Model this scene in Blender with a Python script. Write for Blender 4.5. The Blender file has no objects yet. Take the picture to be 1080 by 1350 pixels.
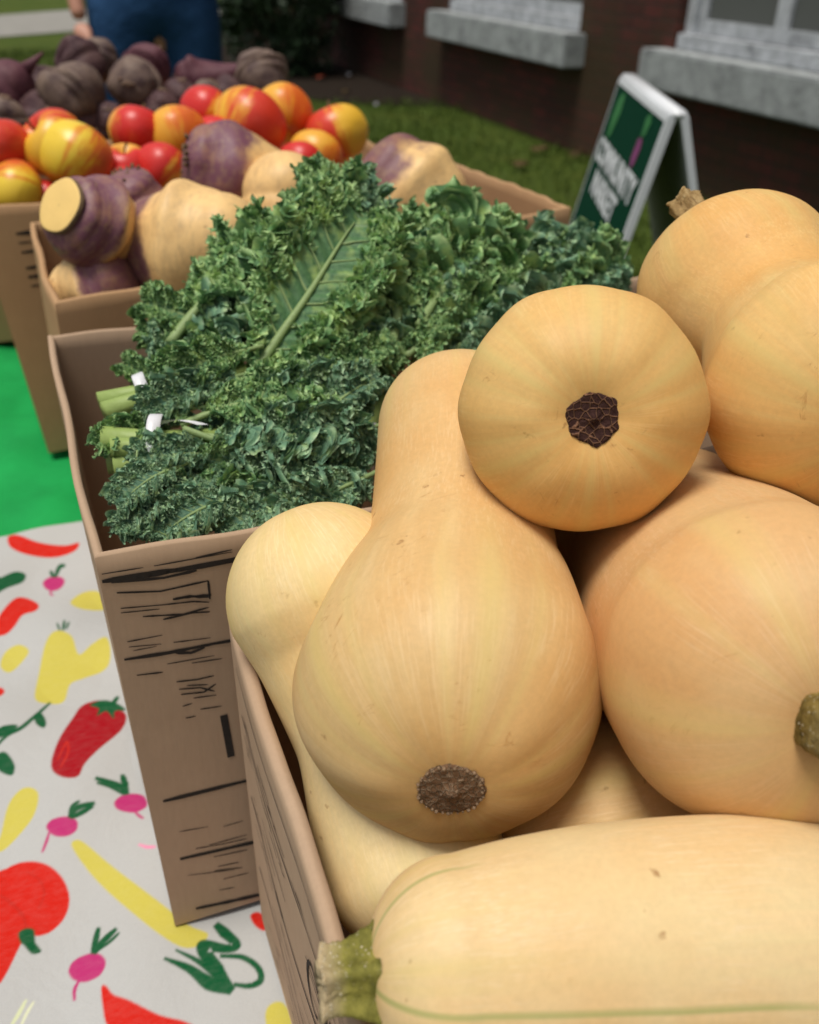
import bpy, math, random
import numpy as np
from mathutils import Vector, Matrix
from math import sin, cos, pi, radians, sqrt, atan2

sc = bpy.context.scene
COL = sc.collection
CAMZ = 1.25
FPX = 1250.0                      # focal length in pixels of the 1080 x 1350 photograph
TABLE = CAMZ - .511               # table top
RIM = CAMZ - .241                 # usual height of a box rim

# ------------------------------------------------------------------ camera frame
PIT, YAW, ROLL = radians(31), radians(23), radians(2)
cF = np.array([sin(YAW)*cos(PIT), cos(YAW)*cos(PIT), -sin(PIT)])
_R = np.array([cos(YAW), -sin(YAW), 0.0]); _U = np.cross(_R, cF)
cR = _R*cos(ROLL) + _U*sin(ROLL); cU = -_R*sin(ROLL) + _U*cos(ROLL)
CAMP = np.array([0, 0, CAMZ])

def ray(u, v): return cR*(u-540)/FPX + cU*(675-v)/FPX + cF
def at_d(u, v, D): return CAMP + ray(u, v)*D
def at_y(u, v, y): d = ray(u, v); return CAMP + d*(y/d[1])
def at_z(u, v, z): d = ray(u, v); return CAMP + d*((z-CAMZ)/d[2])
def depth(p): return float((np.asarray(p)-CAMP) @ cF)
def camdir(a, b, c): v = cR*a + cU*b + cF*c; return v/np.linalg.norm(v)
def project(P):
    q = np.asarray(P) - CAMP; z = q @ cF
    return 540+FPX*(q @ cR)/z, 675-FPX*(q @ cU)/z

# ------------------------------------------------------------------ object helpers
def link(o): COL.objects.link(o); return o

def tag(o, label=None, cat=None, group=None, kind=None):
    if label: o['label'] = label
    if cat: o['category'] = cat
    if group: o['group'] = group
    if kind: o['kind'] = kind
    return o

def empty(name, loc, label, cat, group=None):
    o = link(bpy.data.objects.new(name, None)); o.location = Vector(loc)
    o.empty_display_size = .05
    return tag(o, label, cat, group)

def mesh_obj(name, V, F, mats, parent=None, smooth=True, mi=None, attrs=None, local=False):
    """V in world coordinates (or local to the parent when local=True)"""
    V = np.asarray(V, dtype=np.float64)
    if parent is not None and not local:
        off = np.array(parent_loc(parent)); V = V - off
    me = bpy.data.meshes.new(name)
    me.from_pydata(V.tolist(), [], [tuple(f) for f in F])
    if not isinstance(mats, (list, tuple)): mats = [mats]
    for m in mats: me.materials.append(m)
    n = len(me.polygons)
    me.polygons.foreach_set('use_smooth', [bool(smooth)]*n)
    if mi is not None: me.polygons.foreach_set('material_index', np.asarray(mi, dtype=np.int32))
    if attrs:
        for k, a in attrs.items():
            a = np.asarray(a, dtype=np.float32)
            if a.ndim == 1:
                me.attributes.new(k, 'FLOAT', 'POINT').data.foreach_set('value', a)
            elif a.shape[1] == 3:
                me.attributes.new(k, 'FLOAT_VECTOR', 'POINT').data.foreach_set('vector', a.ravel())
            else:
                me.attributes.new(k, 'FLOAT_COLOR', 'POINT').data.foreach_set('color', a.ravel())
    me.update()
    o = link(bpy.data.objects.new(name, me))
    if parent is not None: o.parent = parent
    return o

def parent_loc(p):
    v = Vector(p.location)
    while p.parent is not None:
        p = p.parent; v = v + Vector(p.location)
    return v

def centre(o, loc):
    """move the origin of a mesh to loc without moving the mesh"""
    loc = Vector(loc); o.data.transform(Matrix.Translation(-loc)); o.location = loc

def grid_faces(n, m, closed=False, base=0):
    F = []
    for i in range(n-1):
        for j in range(m if closed else m-1):
            k = (j+1) % m
            F.append((base+i*m+j, base+i*m+k, base+(i+1)*m+k, base+(i+1)*m+j))
    return F

def frame(d, hint=(0, 0, 1)):
    d = np.asarray(d, float); d = d/np.linalg.norm(d); h = np.asarray(hint, float)
    if abs(d @ h) > .97*np.linalg.norm(h): h = np.array([1., 0, 0])
    a = np.cross(h, d); a /= np.linalg.norm(a); b = np.cross(d, a)
    return a, b, d

class MB:
    """collects boxes, tubes and plates into one mesh"""
    def __init__(s): s.V = []; s.F = []; s.M = []
    def add(s, V, F, m=0):
        b = len(s.V); s.V += [tuple(map(float, v)) for v in V]
        s.F += [tuple(b+i for i in f) for f in F]; s.M += [m]*len(F)
    def box(s, x0, x1, y0, y1, z0, z1, m=0, bev=0.0):
        if bev <= 0:
            V = [(x, y, z) for z in (z0, z1) for y in (y0, y1) for x in (x0, x1)]
            s.add(V, [(0, 2, 3, 1), (4, 5, 7, 6), (0, 1, 5, 4), (2, 6, 7, 3), (0, 4, 6, 2), (1, 3, 7, 5)], m)
        else:
            import bmesh
            bm = bmesh.new(); bmesh.ops.create_cube(bm, size=1)
            for v in bm.verts:
                v.co = Vector(((x0+x1)/2+v.co.x*(x1-x0), (y0+y1)/2+v.co.y*(y1-y0), (z0+z1)/2+v.co.z*(z1-z0)))
            bmesh.ops.bevel(bm, geom=bm.edges[:], offset=bev, segments=2, affect='EDGES')
            bm.verts.index_update()
            s.add([v.co for v in bm.verts], [[v.index for v in f.verts] for f in bm.faces], m); bm.free()
    def tube(s, pts, r, n=8, m=0, caps=True):
        pts = [np.asarray(p, float) for p in pts]
        rs = r if isinstance(r, (list, tuple)) else [r]*len(pts)
        V = []; h = (0, 0, 1)
        for i, p in enumerate(pts):
            d = pts[min(i+1, len(pts)-1)] - pts[max(i-1, 0)]
            a, b, _ = frame(d, h)
            for k in range(n): V.append(p + rs[i]*(a*cos(2*pi*k/n) + b*sin(2*pi*k/n)))
        F = grid_faces(len(pts), n, True)
        if caps: F += [tuple(range(n))[::-1], tuple((len(pts)-1)*n+k for k in range(n))]
        s.add(V, F, m)
    def slab(s, quad, th, nrm, m=0):
        q = [np.asarray(p, float) for p in quad]; nn = np.asarray(nrm, float)*th
        s.add(q + [p+nn for p in q], [(0, 1, 2, 3), (7, 6, 5, 4), (0, 4, 5, 1), (1, 5, 6, 2), (2, 6, 7, 3), (3, 7, 4, 0)], m)
    def build(s, name, mats, parent=None, smooth=False): return mesh_obj(name, s.V, s.F, mats, parent, smooth, s.M)

def smooth_noise(rng, x, n=5, f0=1.0, f1=4.0):
    r = np.zeros_like(x)
    for _ in range(n): r = r + sin_(2*pi*rng.uniform(f0, f1)*x + rng.uniform(0, 6.28))/n
    return r
def sin_(x): return np.sin(x)

# ------------------------------------------------------------------ materials
class NT:
    def __init__(s, name):
        s.m = bpy.data.materials.new(name); s.m.use_nodes = True
        s.t = s.m.node_tree; s.n = s.t.nodes; s.l = s.t.links
        s.b = s.n['Principled BSDF']
    def new(s, typ, **kw):
        nd = s.n.new(typ)
        for k, v in kw.items():
            if k.startswith('_'): setattr(nd, k[1:], v)
        return nd
    def lk(s, a, b): s.l.new(a, b)
    def obj(s): return s.new('ShaderNodeTexCoord').outputs['Object']
    def attr(s, name, out='Fac'):
        a = s.new('ShaderNodeAttribute'); a.attribute_name = name; return a.outputs[out]
    def mapping(s, vec, scale=(1, 1, 1), loc=(0, 0, 0), rot=(0, 0, 0)):
        m = s.new('ShaderNodeMapping'); s.lk(vec, m.inputs['Vector'])
        m.inputs['Scale'].default_value = scale; m.inputs['Location'].default_value = loc; m.inputs['Rotation'].default_value = rot
        return m.outputs['Vector']
    def noise(s, vec, scale, detail=4, rough=.55, dist=0, out='Fac'):
        n = s.new('ShaderNodeTexNoise'); s.lk(vec, n.inputs['Vector'])
        n.inputs['Scale'].default_value = scale; n.inputs['Detail'].default_value = detail
        n.inputs['Roughness'].default_value = rough; n.inputs['Distortion'].default_value = dist
        return n.outputs[out]
    def voronoi(s, vec, scale, feature='F1', out='Distance', rand=1.0):
        n = s.new('ShaderNodeTexVoronoi'); n.feature = feature; s.lk(vec, n.inputs['Vector'])
        n.inputs['Scale'].default_value = scale; n.inputs['Randomness'].default_value = rand
        return n.outputs[out]
    def ramp(s, fac, stops, interp='LINEAR'):
        r = s.new('ShaderNodeValToRGB'); s.lk(fac, r.inputs['Fac']); r.color_ramp.interpolation = interp
        e = r.color_ramp.elements
        while len(e) < len(stops): e.new(0.5)
        for el, (p, c) in zip(e, stops):
            el.position = p; el.color = (*c, 1) if not isinstance(c, (int, float)) else (c, c, c, 1)
        return r.outputs['Color']
    def mix(s, fac, a, b, mode='MIX'):
        x = s.new('ShaderNodeMix'); x.data_type = 'RGBA'; x.blend_type = mode
        def put(v, sock):
            if isinstance(v, (tuple, list)): sock.default_value = (*v[:3], 1)
            elif isinstance(v, (int, float)): sock.default_value = v if sock.type == 'VALUE' else (v, v, v, 1)
            else: s.lk(v, sock)
        put(fac, x.inputs[0]); put(a, x.inputs[6]); put(b, x.inputs[7])
        return x.outputs[2]
    def math(s, op, a, b=0.0, c=None):
        x = s.new('ShaderNodeMath'); x.operation = op
        for i, v in enumerate((a, b) if c is None else (a, b, c)):
            if isinstance(v, (int, float)): x.inputs[i].default_value = v
            else: s.lk(v, x.inputs[i])
        return x.outputs[0]
    def base(s, col, rough=.5, spec=.5):
        if isinstance(col, (tuple, list)): s.b.inputs['Base Color'].default_value = (*col[:3], 1)
        else: s.lk(col, s.b.inputs['Base Color'])
        if isinstance(rough, (int, float)): s.b.inputs['Roughness'].default_value = rough
        else: s.lk(rough, s.b.inputs['Roughness'])
        s.b.inputs['Specular IOR Level'].default_value = spec
        return s
    def bump(s, h, strength=.3, dist=.01):
        b = s.new('ShaderNodeBump'); b.inputs['Strength'].default_value = strength; b.inputs['Distance'].default_value = dist
        s.lk(h, b.inputs['Height']); s.lk(b.outputs['Normal'], s.b.inputs['Normal']); return s
    def sss(s, w, rad, scale=.01):
        s.b.inputs['Subsurface Weight'].default_value = w
        s.b.inputs['Subsurface Radius'].default_value = rad
        s.b.inputs['Subsurface Scale'].default_value = scale; return s

def plain(name, col, rough=.6, spec=.4, var=.15, scale=30, bump=.15):
    t = NT(name); o = t.obj()
    n = t.noise(o, scale, 5)
    c = t.mix(n, tuple(x*(1-var) for x in col), tuple(min(1, x*(1+var)) for x in col))
    t.base(c, rough, spec)
    if bump: t.bump(t.noise(o, scale*4, 3), bump, .002)
    return t.m

def squash_mat(name, c_body, c_neck, c_green, seed=0.0, speck=1.0):
    t = NT(name); pol = t.attr('pol', 'Vector'); ob = t.obj()
    s = t.attr('axial'); tt = t.attr('polef')
    st = t.noise(t.mapping(pol, (3.2, 3.2, .5), (seed, seed*.7, 0)), 1.6, 4, .6)
    st2 = t.noise(t.mapping(pol, (9, 9, 1.0), (seed*2, 3, 0)), 1.7, 3, .6)
    big = t.noise(ob, 14, 3, .5)
    fine = t.noise(ob, 420, 3, .6)
    c = t.mix(t.ramp(s, [(.15, 0.0), (.62, 1.0)]), c_body, c_neck)
    c = t.mix(t.math('MULTIPLY', t.ramp(st, [(.48, 0.0), (.64, 1.0)]), .50), c, c_green)
    c = t.mix(t.math('MULTIPLY', t.ramp(st2, [(.48, 0.0), (.75, 1.0)]), .35), c, tuple(min(1, x*1.18) for x in c_body))
    c = t.mix(t.math('MULTIPLY', t.ramp(big, [(.42, 0.0), (.68, 1.0)]), .70), c, (c_body[0]*.98, c_body[1]*.80, c_body[2]*.62))
    c = t.mix(t.math('MULTIPLY', t.ramp(tt, [(0.0, 0.0), (.9, 1.0)]), .35), c, (c_body[0]*.9, c_body[1]*.78, c_body[2]*.6))
    c = t.mix(.18, c, t.ramp(fine, [(.3, .55), (.7, 1.0)]), 'MULTIPLY')
    # rind marks: a few small tan scuffs and tiny dark pores
    dst = t.noise(ob, 150, 3, .6, 0, 'Color')
    av = t.new('ShaderNodeVectorMath'); av.operation = 'MULTIPLY_ADD'; t.lk(dst, av.inputs[0]); av.inputs[1].default_value = (.010, .010, .010); t.lk(t.mapping(ob, (1, 1, 1), (seed, 0, 0)), av.inputs[2])
    v = t.voronoi(av.outputs[0], 95, 'F1')
    gate = t.noise(t.mapping(ob, (1, 1, 1), (seed+5, 0, 2)), 26, 3, .5)
    spot = t.math('MULTIPLY', t.ramp(v, [(.05, 1.0), (.15, 0.0)]), t.ramp(gate, [(.53, 0.0), (.60, 1.0)]))
    c = t.mix(t.math('MULTIPLY', spot, .75*speck), c, (.30, .13, .035))
    sc1 = t.noise(t.mapping(ob, (1.0, 2.2, 1.3), (seed, 2, 1)), 55, 6, .7, 1.5)
    gate2 = t.noise(t.mapping(ob, (1, 1, 1), (seed+9, 1, 2)), 17, 2, .5)
    scuff = t.math('MULTIPLY', t.ramp(sc1, [(.60, 0.0), (.68, 1.0)]), t.ramp(gate2, [(.54, 0.0), (.62, 1.0)]))
    c = t.mix(t.math('MULTIPLY', scuff, .75*speck), c, (.47, .24, .075))
    mot = t.noise(t.mapping(pol, (26, 26, 5), (seed, 0, 0)), 1.5, 3, .65)
    mg = t.noise(t.mapping(ob, (1, 1, 1), (seed, 4, 0)), 20, 2, .5)
    c = t.mix(t.math('MULTIPLY', t.math('MULTIPLY', t.ramp(mot, [(.50, 0.0), (.66, 1.0)]), t.ramp(mg, [(.42, 0.0), (.60, 1.0)])), .40), c, (min(1, c_body[0]*1.12), c_body[1]*1.22, c_body[2]*1.5))
    crease = t.attr('crease')
    c = t.mix(t.math('MULTIPLY', crease, .50), c, (.68, .53, .19))
    stripe = t.attr('stripe')
    c = t.mix(t.math('MULTIPLY', stripe, .75), c, (.33, .36, .11))
    t.base(c, t.ramp(big, [(.3, .47), (.7, .60)]), .28)
    t.sss(.04, (1.0, .45, .2), .004)
    t.bump(t.math('ADD', t.math('MULTIPLY', t.noise(ob, 160, 4, .6), .7), t.math('MULTIPLY', scuff, .4)), .13, .0016)
    return t.m

M = {}
M['squash_tan'] = squash_mat('squash_tan', (.685, .452, .195), (.71, .49, .225), (.76, .555, .27), .3)
M['squash_gold'] = squash_mat('squash_gold', (.755, .475, .172), (.72, .475, .195), (.79, .585, .235), 1.7)
M['squash_pale'] = squash_mat('squash_pale', (.80, .60, .29), (.82, .66, .35), (.80, .66, .32), 2.9, .6)
M['squash_cream'] = squash_mat('squash_cream', (.77, .555, .29), (.77, .58, .305), (.76, .60, .31), 4.4)
M['squash_peach'] = squash_mat('squash_peach', (.69, .425, .19), (.71, .465, .22), (.74, .545, .275), 6.1, .7)

def stem_mat(nm, g0, g1, tipc):
    t = NT(nm); o = t.obj(); r = t.attr('axial')
    n = t.noise(o, 160, 5, .65)
    g = t.mix(t.ramp(n, [(.3, 0.0), (.7, 1.0)]), g0, g1)
    c = t.mix(t.ramp(r, [(.55, 0.0), (.95, 1.0)]), g, tipc)
    sp = t.voronoi(o, 620, 'F1'); gate = t.noise(o, 90, 3)
    spk = t.math('MULTIPLY', t.ramp(sp, [(.16, 1.0), (.30, 0.0)]), t.ramp(gate, [(.42, 0.0), (.56, 1.0)]))
    c = t.mix(t.math('MULTIPLY', spk, .8), c, (.66, .58, .40))
    t.base(c, .75, .25)
    t.bump(t.math('ADD', t.noise(o, 300, 5, .7), spk), .6, .0012)
    return t.m
M['stem'] = stem_mat('squash_stem', (.075, .075, .010), (.30, .27, .055), (.46, .36, .21))
M['stem_brown'] = stem_mat('squash_stem_brown', (.085, .055, .010), (.26, .18, .045), (.22, .16, .06))
def dry_stem():
    t = NT('dry_stem'); o = t.obj(); n = t.noise(o, 180, 6, .7)
    t.base(t.ramp(n, [(.3, (.16, .09, .035)), (.55, (.42, .29, .13)), (.75, (.58, .46, .26))]), .85, .2)
    t.bump(n, .8, .002); return t.m
M['dry_stem'] = dry_stem()
def scar_mat(name, dark, mid, line, sc_):
    t = NT(name); o = t.obj()
    e = t.voronoi(t.mapping(o, (1, 1, 1)), sc_, 'DISTANCE_TO_EDGE', 'Distance')
    n = t.noise(o, 350, 5, .7)
    c = t.mix(n, dark, mid)
    c = t.mix(t.ramp(e, [(.02, 1.0), (.10, 0.0)]), c, line)
    t.base(c, .9, .15)
    t.bump(t.math('SUBTRACT', n, t.ramp(e, [(.0, .0), (.12, 1.0)])), .9, .0012)
    return t.m
M['scar_dark'] = scar_mat('scar_dark', (.022, .008, .007), (.075, .035, .028), (.26, .13, .075), 330)
M['scar_brown'] = scar_mat('scar_brown', (.13, .068, .034), (.26, .155, .088), (.44, .31, .20), 420)
M['cork'] = plain('cork_rim', (.27, .18, .11), .9, .15, .5, 500, .6)

def card_mat(name, col, tint=0):
    t = NT(name); o = t.obj()
    fib = t.noise(t.mapping(o, (1, 1, .18)), 420, 4, .6)
    big = t.noise(o, 9, 4, .6); mid = t.noise(o, 60, 4, .6)
    c = t.mix(fib, tuple(x*.90 for x in col), tuple(x*1.08 for x in col))
    c = t.mix(t.math('MULTIPLY', t.ramp(big, [(.4, 0.0), (.7, 1.0)]), .5), c, tuple(x*f for x, f in zip(col, (.88, .84, .80))))
    c = t.mix(t.math('MULTIPLY', t.ramp(mid, [(.55, 0.0), (.75, 1.0)]), .25), c, tuple(min(1, x*1.15) for x in col))
    flute = t.new('ShaderNodeTexWave'); flute.wave_type = 'BANDS'; flute.bands_direction = 'X'
    t.lk(t.mapping(o, (1, 1, 0)), flute.inputs['Vector']); flute.inputs['Scale'].default_value = 45
    t.base(c, .82, .2)
    t.bump(t.math('ADD', t.math('MULTIPLY', fib, .5), t.math('MULTIPLY', flute.outputs['Fac'], .12)), .18, .001)
    return t.m
M['card'] = card_mat('kraft_cardboard', (.45, .315, .21))
M['card2'] = card_mat('kraft_cardboard_golden', (.46, .28, .145))
M['ink'] = plain('black_ink', (.034, .028, .024), .8, .15, .4, 300, 0)
M['cut_edge'] = plain('cut_cardboard', (.50, .34, .21), .95, .1, .3, 500, .5)

def kale_mat(name, dark, mid, light, seed):
    t = NT(name); o = t.obj()
    tt = t.attr('edge'); vein = t.attr('vein')
    n = t.noise(t.mapping(o, (1, 1, 1), (seed, 0, 0)), 60, 4, .6)
    n2 = t.noise(t.mapping(o, (1, 1, 1), (0, seed, 0)), 14, 3, .5)
    f = t.math('ADD', t.math('MULTIPLY', tt, .75), t.math('MULTIPLY', n, .45))
    c = t.ramp(f, [(.15, dark), (.62, mid), (1.0, light)])
    c = t.mix(t.math('MULTIPLY', t.ramp(n2, [(.5, 0.0), (.7, 1.0)]), .4), c, (light[0]*1.15, light[1]*1.05, light[2]*.6))
    c = t.mix(t.math('MULTIPLY', vein, .8), c, (.30, .42, .22))
    t.base(c, .48, .45)
    t.b.inputs['Sheen Weight'].default_value = .12
    t.bump(t.math('ADD', t.noise(o, 260, 4, .6), t.math('MULTIPLY', vein, 1.2)), .35, .0015)
    # thin leaves let a little light through
    tr = t.new('ShaderNodeBsdfTranslucent'); t.lk(c, tr.inputs['Color'])
    ms = t.new('ShaderNodeMixShader'); ms.inputs[0].default_value = .16
    t.lk(t.b.outputs[0], ms.inputs[1]); t.lk(tr.outputs[0], ms.inputs[2])
    t.lk(ms.outputs[0], t.n['Material Output'].inputs['Surface'])
    return t.m
M['kale'] = kale_mat('kale_leaf', (.034, .115, .040), (.190, .385, .140), (.56, .76, .34), 0)
M['kale_blue'] = kale_mat('kale_leaf_bluish', (.046, .130, .082), (.190, .370, .205), (.52, .70, .43), 4)
M['kale_stem'] = plain('kale_stem', (.30, .40, .115), .5, .4, .3, 60, .2)
M['midrib'] = plain('kale_midrib', (.24, .335, .13), .5, .4, .25, 80, .2)
M['tie'] = plain('white_plastic_tie', (.72, .72, .74), .35, .5, .2, 90, .1)

def ruta_mat(name, purple, tan, bias, seed):
    t = NT(name); o = t.obj(); s = t.attr('axial'); pol = t.attr('pol', 'Vector')
    n = t.noise(t.mapping(o, (1, 1, 1), (seed, 0, 0)), 22, 5, .6)
    n2 = t.noise(t.mapping(pol, (2.0, 2.0, 2.4), (seed, 0, 0)), 2.0, 5, .65)
    f = t.math('ADD', t.math('ADD', s, bias), t.math('MULTIPLY', t.math('SUBTRACT', n, .5), .9))
    c = t.ramp(f, [(.42, purple), (.58, tan)])
    c = t.mix(t.math('MULTIPLY', t.ramp(n2, [(.45, 0.0), (.7, 1.0)]), .45), c, (.40, .27, .14))
    bl = t.noise(o, 36, 5, .65); c = t.mix(t.math('MULTIPLY', t.ramp(bl, [(.50, 0.0), (.72, 1.0)]), .5), c, (.50, .27, .10))
    v = t.voronoi(t.mapping(o, (1, 1, 2)), 45)
    c = t.mix(t.math('MULTIPLY', t.ramp(v, [(.05, 1.0), (.13, 0.0)]), .5), c, (.26, .14, .06))
    t.base(c, .5, .35); t.bump(t.noise(o, 90, 4, .6), .25, .002)
    return t.m
M['ruta_purple'] = ruta_mat('rutabaga_purple', (.185, .07, .10), (.74, .47, .19), -.10, 0)
M['ruta_mixed'] = ruta_mat('rutabaga_mixed', (.22, .085, .11), (.80, .52, .22), .14, 3)
M['ruta_tan'] = ruta_mat('rutabaga_tan', (.20, .085, .095), (.86, .56, .235), .40, 7)
M['ruta_cut'] = plain('rutabaga_cut_face', (.85, .58, .20), .55, .35, .12, 60, .1)
M['ruta_bark'] = plain('rutabaga_crown_bark', (.17, .11, .06), .85, .2, .5, 160, .6)

def apple_mat(name, red, yel, cut, seed):
    t = NT(name); o = t.obj(); pol = t.attr('pol', 'Vector')
    g = t.new('ShaderNodeSeparateXYZ'); t.lk(pol, g.inputs[0])
    n = t.noise(t.mapping(pol, (2.2, 2.2, .6), (seed, 0, 0)), 1.6, 4, .6)
    st = t.noise(t.mapping(pol, (14, 14, 1.2), (seed, 0, 0)), 1.4, 3, .6)
    f = t.math('ADD', t.math('MULTIPLY', g.outputs[0], .32), t.math('ADD', t.math('MULTIPLY', n, .95), t.math('MULTIPLY', st, .24)))
    c = t.ramp(f, [(cut-.05, yel), (cut+.06, (red[0]*.75+yel[0]*.3, red[1]*.5+yel[1]*.42, .02)), (cut+.18, red)])
    v = t.voronoi(o, 260)
    c = t.mix(t.math('MULTIPLY', t.ramp(v, [(.08, 1.0), (.16, 0.0)]), .3), c, (.75, .5, .22))
    t.base(c, .36, .45)
    return t.m
M['apple_red'] = apple_mat('apple_red', (.62, .028, .022), (.80, .40, .06), .50, 1)
M['apple_mix'] = apple_mat('apple_red_yellow', (.64, .045, .02), (.80, .46, .04), .60, 4)
M['apple_orange'] = apple_mat('apple_orange', (.70, .13, .02), (.80, .40, .04), .62, 7)
M['apple_yellow'] = apple_mat('apple_yellow', (.66, .12, .03), (.84, .58, .05), .64, 9)
M['twig'] = plain('apple_stem', (.12, .075, .035), .8, .2, .3, 200, .3)

def beet_mat(name, a, b, seed):
    t = NT(name); o = t.obj(); pol = t.attr('pol', 'Vector')
    n = t.noise(t.mapping(o, (1, 1, 1), (seed, 0, 0)), 26, 6, .65)
    r = t.noise(t.mapping(pol, (.8, .8, 9), (seed, 0, 0)), 1.5, 4, .6)
    c = t.ramp(t.math('ADD', t.math('MULTIPLY', n, .86), t.math('MULTIPLY', r, .17)), [(.36, a), (.55, tuple((x+y)/2 for x, y in zip(a, b))), (.72, b)])
    t.base(c, .62, .3); t.bump(t.math('ADD', n, t.math('MULTIPLY', r, .3)), .6, .004)
    return t.m
M['beet'] = beet_mat('beet_skin', (.040, .012, .020), (.150, .085, .075), 0)
M['beet_dusty'] = beet_mat('beet_skin_dusty', (.050, .025, .030), (.30, .215, .155), 5)
M['beet_red'] = beet_mat('beet_skin_reddish', (.075, .018, .032), (.17, .075, .08), 9)
M['beet_tail'] = plain('beet_root', (.24, .16, .11), .8, .2, .3, 120, .4)

# ------------------------------------------------------------------ solids of revolution along a curved axis
def catmull(P, n):
    P = np.asarray(P, float); out = []; ts = []
    if len(P) == 2:
        for k in range(n): f = k/(n-1); out.append(P[0]*(1-f)+P[1]*f); ts.append(f)
        return np.array(out), np.array(ts)
    E = np.vstack([2*P[0]-P[1], P, 2*P[-1]-P[-2]])
    N = len(P)-1
    for k in range(n):
        x = k/(n-1)*N; i = min(int(x), N-1); t = x-i
        a, b, c, d = E[i], E[i+1], E[i+2], E[i+3]
        out.append(.5*((2*b)+(-a+c)*t+(2*a-5*b+4*c-d)*t*t+(-a+3*b-3*c+d)*t**3)); ts.append(x/N)
    return np.array(out), np.array(ts)

def revolve(name, mats, parent, centres, radii, cap0, cap1, exp0=2.0, exp1=2.0, dim0=.0, dim1=.0, dimw=.25,
            lobes=5, lobe0=.0, lobe1=.0, seed=0, nu=96, nbody=60, ncap=26, wob=.012, stripes=(), dir0=None, dir1=None, phase=0.0, local=False):
    """centres/radii: stations along the axis, first = centre of the 'bottom' bulge, last = centre of the end cap"""
    rng = np.random.default_rng(seed)
    C, ts = catmull(centres, nbody)
    R = np.interp(ts, np.linspace(0, 1, len(radii)), radii)
    # smooth the radii
    for _ in range(5):
        R2 = R.copy(); R2[1:-1] = (R[:-2]+2*R[1:-1]+R[2:])/4; R = R2
    T = np.gradient(C, axis=0); T /= np.linalg.norm(T, axis=1)[:, None]
    for dd_, idx in ((dir0, range(nbody)), (dir1, range(nbody-1, -1, -1))):
        if dd_ is None: continue
        dd_ = np.asarray(dd_)/np.linalg.norm(dd_)
        for n_, k in enumerate(idx):
            f = min(1, n_/(nbody*.7)); f = f*f*(3-2*f); T[k] = dd_*(1-f)+T[k]*f; T[k] /= np.linalg.norm(T[k])
    rows = []                                     # (centre, radius, tangent, axial, polefactor)
    L0 = cap0*R[0]; L1 = cap1*R[-1]
    for k in range(ncap):
        a = (k/ncap)*pi/2                       # a=0 pole .. pi/2 equator
        rr = sin(a)**(2/exp0); h = cos(a)**(2/exp0)
        d = dim0*math.exp(-(rr/dimw)**2)
        rows.append((C[0]-T[0]*(L0*h-d*R[0]), R[0]*rr, T[0], -.2*h, 1-rr))
    for k in range(nbody): rows.append((C[k], R[k], T[k], ts[k], 0))
    for k in range(1, ncap+1):
        a = (1-k/ncap)*pi/2
        rr = sin(a)**(2/exp1); h = cos(a)**(2/exp1)
        d = dim1*math.exp(-(rr/dimw)**2)
        rows.append((C[-1]+T[-1]*(L1*h-d*R[-1]), R[-1]*rr, T[-1], 1+.2*h, 1-rr))
    V = []; pol = []; ax = []; pf = []; stp = []; crs = []
    th = np.linspace(0, 2*pi, nu, endpoint=False)
    a0, b0, _ = frame(T[0]); pa = a0
    ph = phase if phase else rng.uniform(0, 6.28)
    w = [(rng.uniform(.5, 1), rng.integers(1, 4), rng.uniform(0, 6.28), rng.uniform(1, 3), rng.uniform(0, 6.28)) for _ in range(6)]
    n = len(rows)
    for i, (c, r, t, s, p) in enumerate(rows):
        a = pa - t*(pa @ t); a /= np.linalg.norm(a); pa = a
        b = np.cross(t, a)
        lw = (lobe0*3.2*math.exp(-((1-p-.38)/.24)**2) if (p > 0 and s < 0 and dim0 > .06) else 0) + lobe0*math.exp(-max(s, 0)*2.2) + lobe1*math.exp(-max(1-s, 0)*3.0)
        lob = np.cos(lobes*th+ph)
        q = 1 + lw*(lob - .5*(1-np.abs(lob)) + .35*np.cos(2*lobes*th+ph*1.7))
        for (am, k, p1, f, p2) in w: q = q + wob*am*.5*np.sin(k*th+p1+sin(p2+f*3*s))*np.cos(f*2*s+p2)
        V.append(c + r*q[:, None]*(np.cos(th)[:, None]*a + np.sin(th)[:, None]*b))
        pol.append(np.stack([np.cos(th), np.sin(th), np.full(nu, s*3.0)], 1))
        ax.append(np.full(nu, s)); pf.append(np.full(nu, p))
        sv = np.zeros(nu)
        for (t0, wd, s0, s1) in stripes:
            d = np.abs((th-t0+pi) % (2*pi)-pi)*max(r, 1e-4)
            fade = np.clip((s-s0)/.12, 0, 1)*np.clip((s1-s)/.25, 0, 1)
            sv = np.maximum(sv, np.clip(1.4-d/wd, 0, 1)*fade)
        stp.append(sv)
        val = np.exp(-((lob+1)/.10)) + .55*np.exp(-((np.cos(2*lobes*th+ph*1.7)+1)/.12))
        crs.append(np.clip(val, 0, 1)*(np.exp(-max(s+.02, 0)*6.0) + .8*np.exp(-max(1.02-s, 0)*6.0))*min(1, max(r/max(R[0], R[-1])*2.5-.25, 0)))
    V = np.vstack(V)
    F = grid_faces(n, nu, True)
    o = mesh_obj(name, V, F, mats, parent, True,
                 attrs={'pol': np.vstack(pol), 'axial': np.concatenate(ax), 'polef': np.concatenate(pf), 'stripe': np.concatenate(stp), 'crease': np.concatenate(crs)}, local=local)
    pole0 = C[0]-T[0]*(L0-dim0*R[0]); pole1 = C[-1]+T[-1]*(L1-dim1*R[-1])
    return o, pole0, -T[0], pole1, T[-1], R

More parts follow.
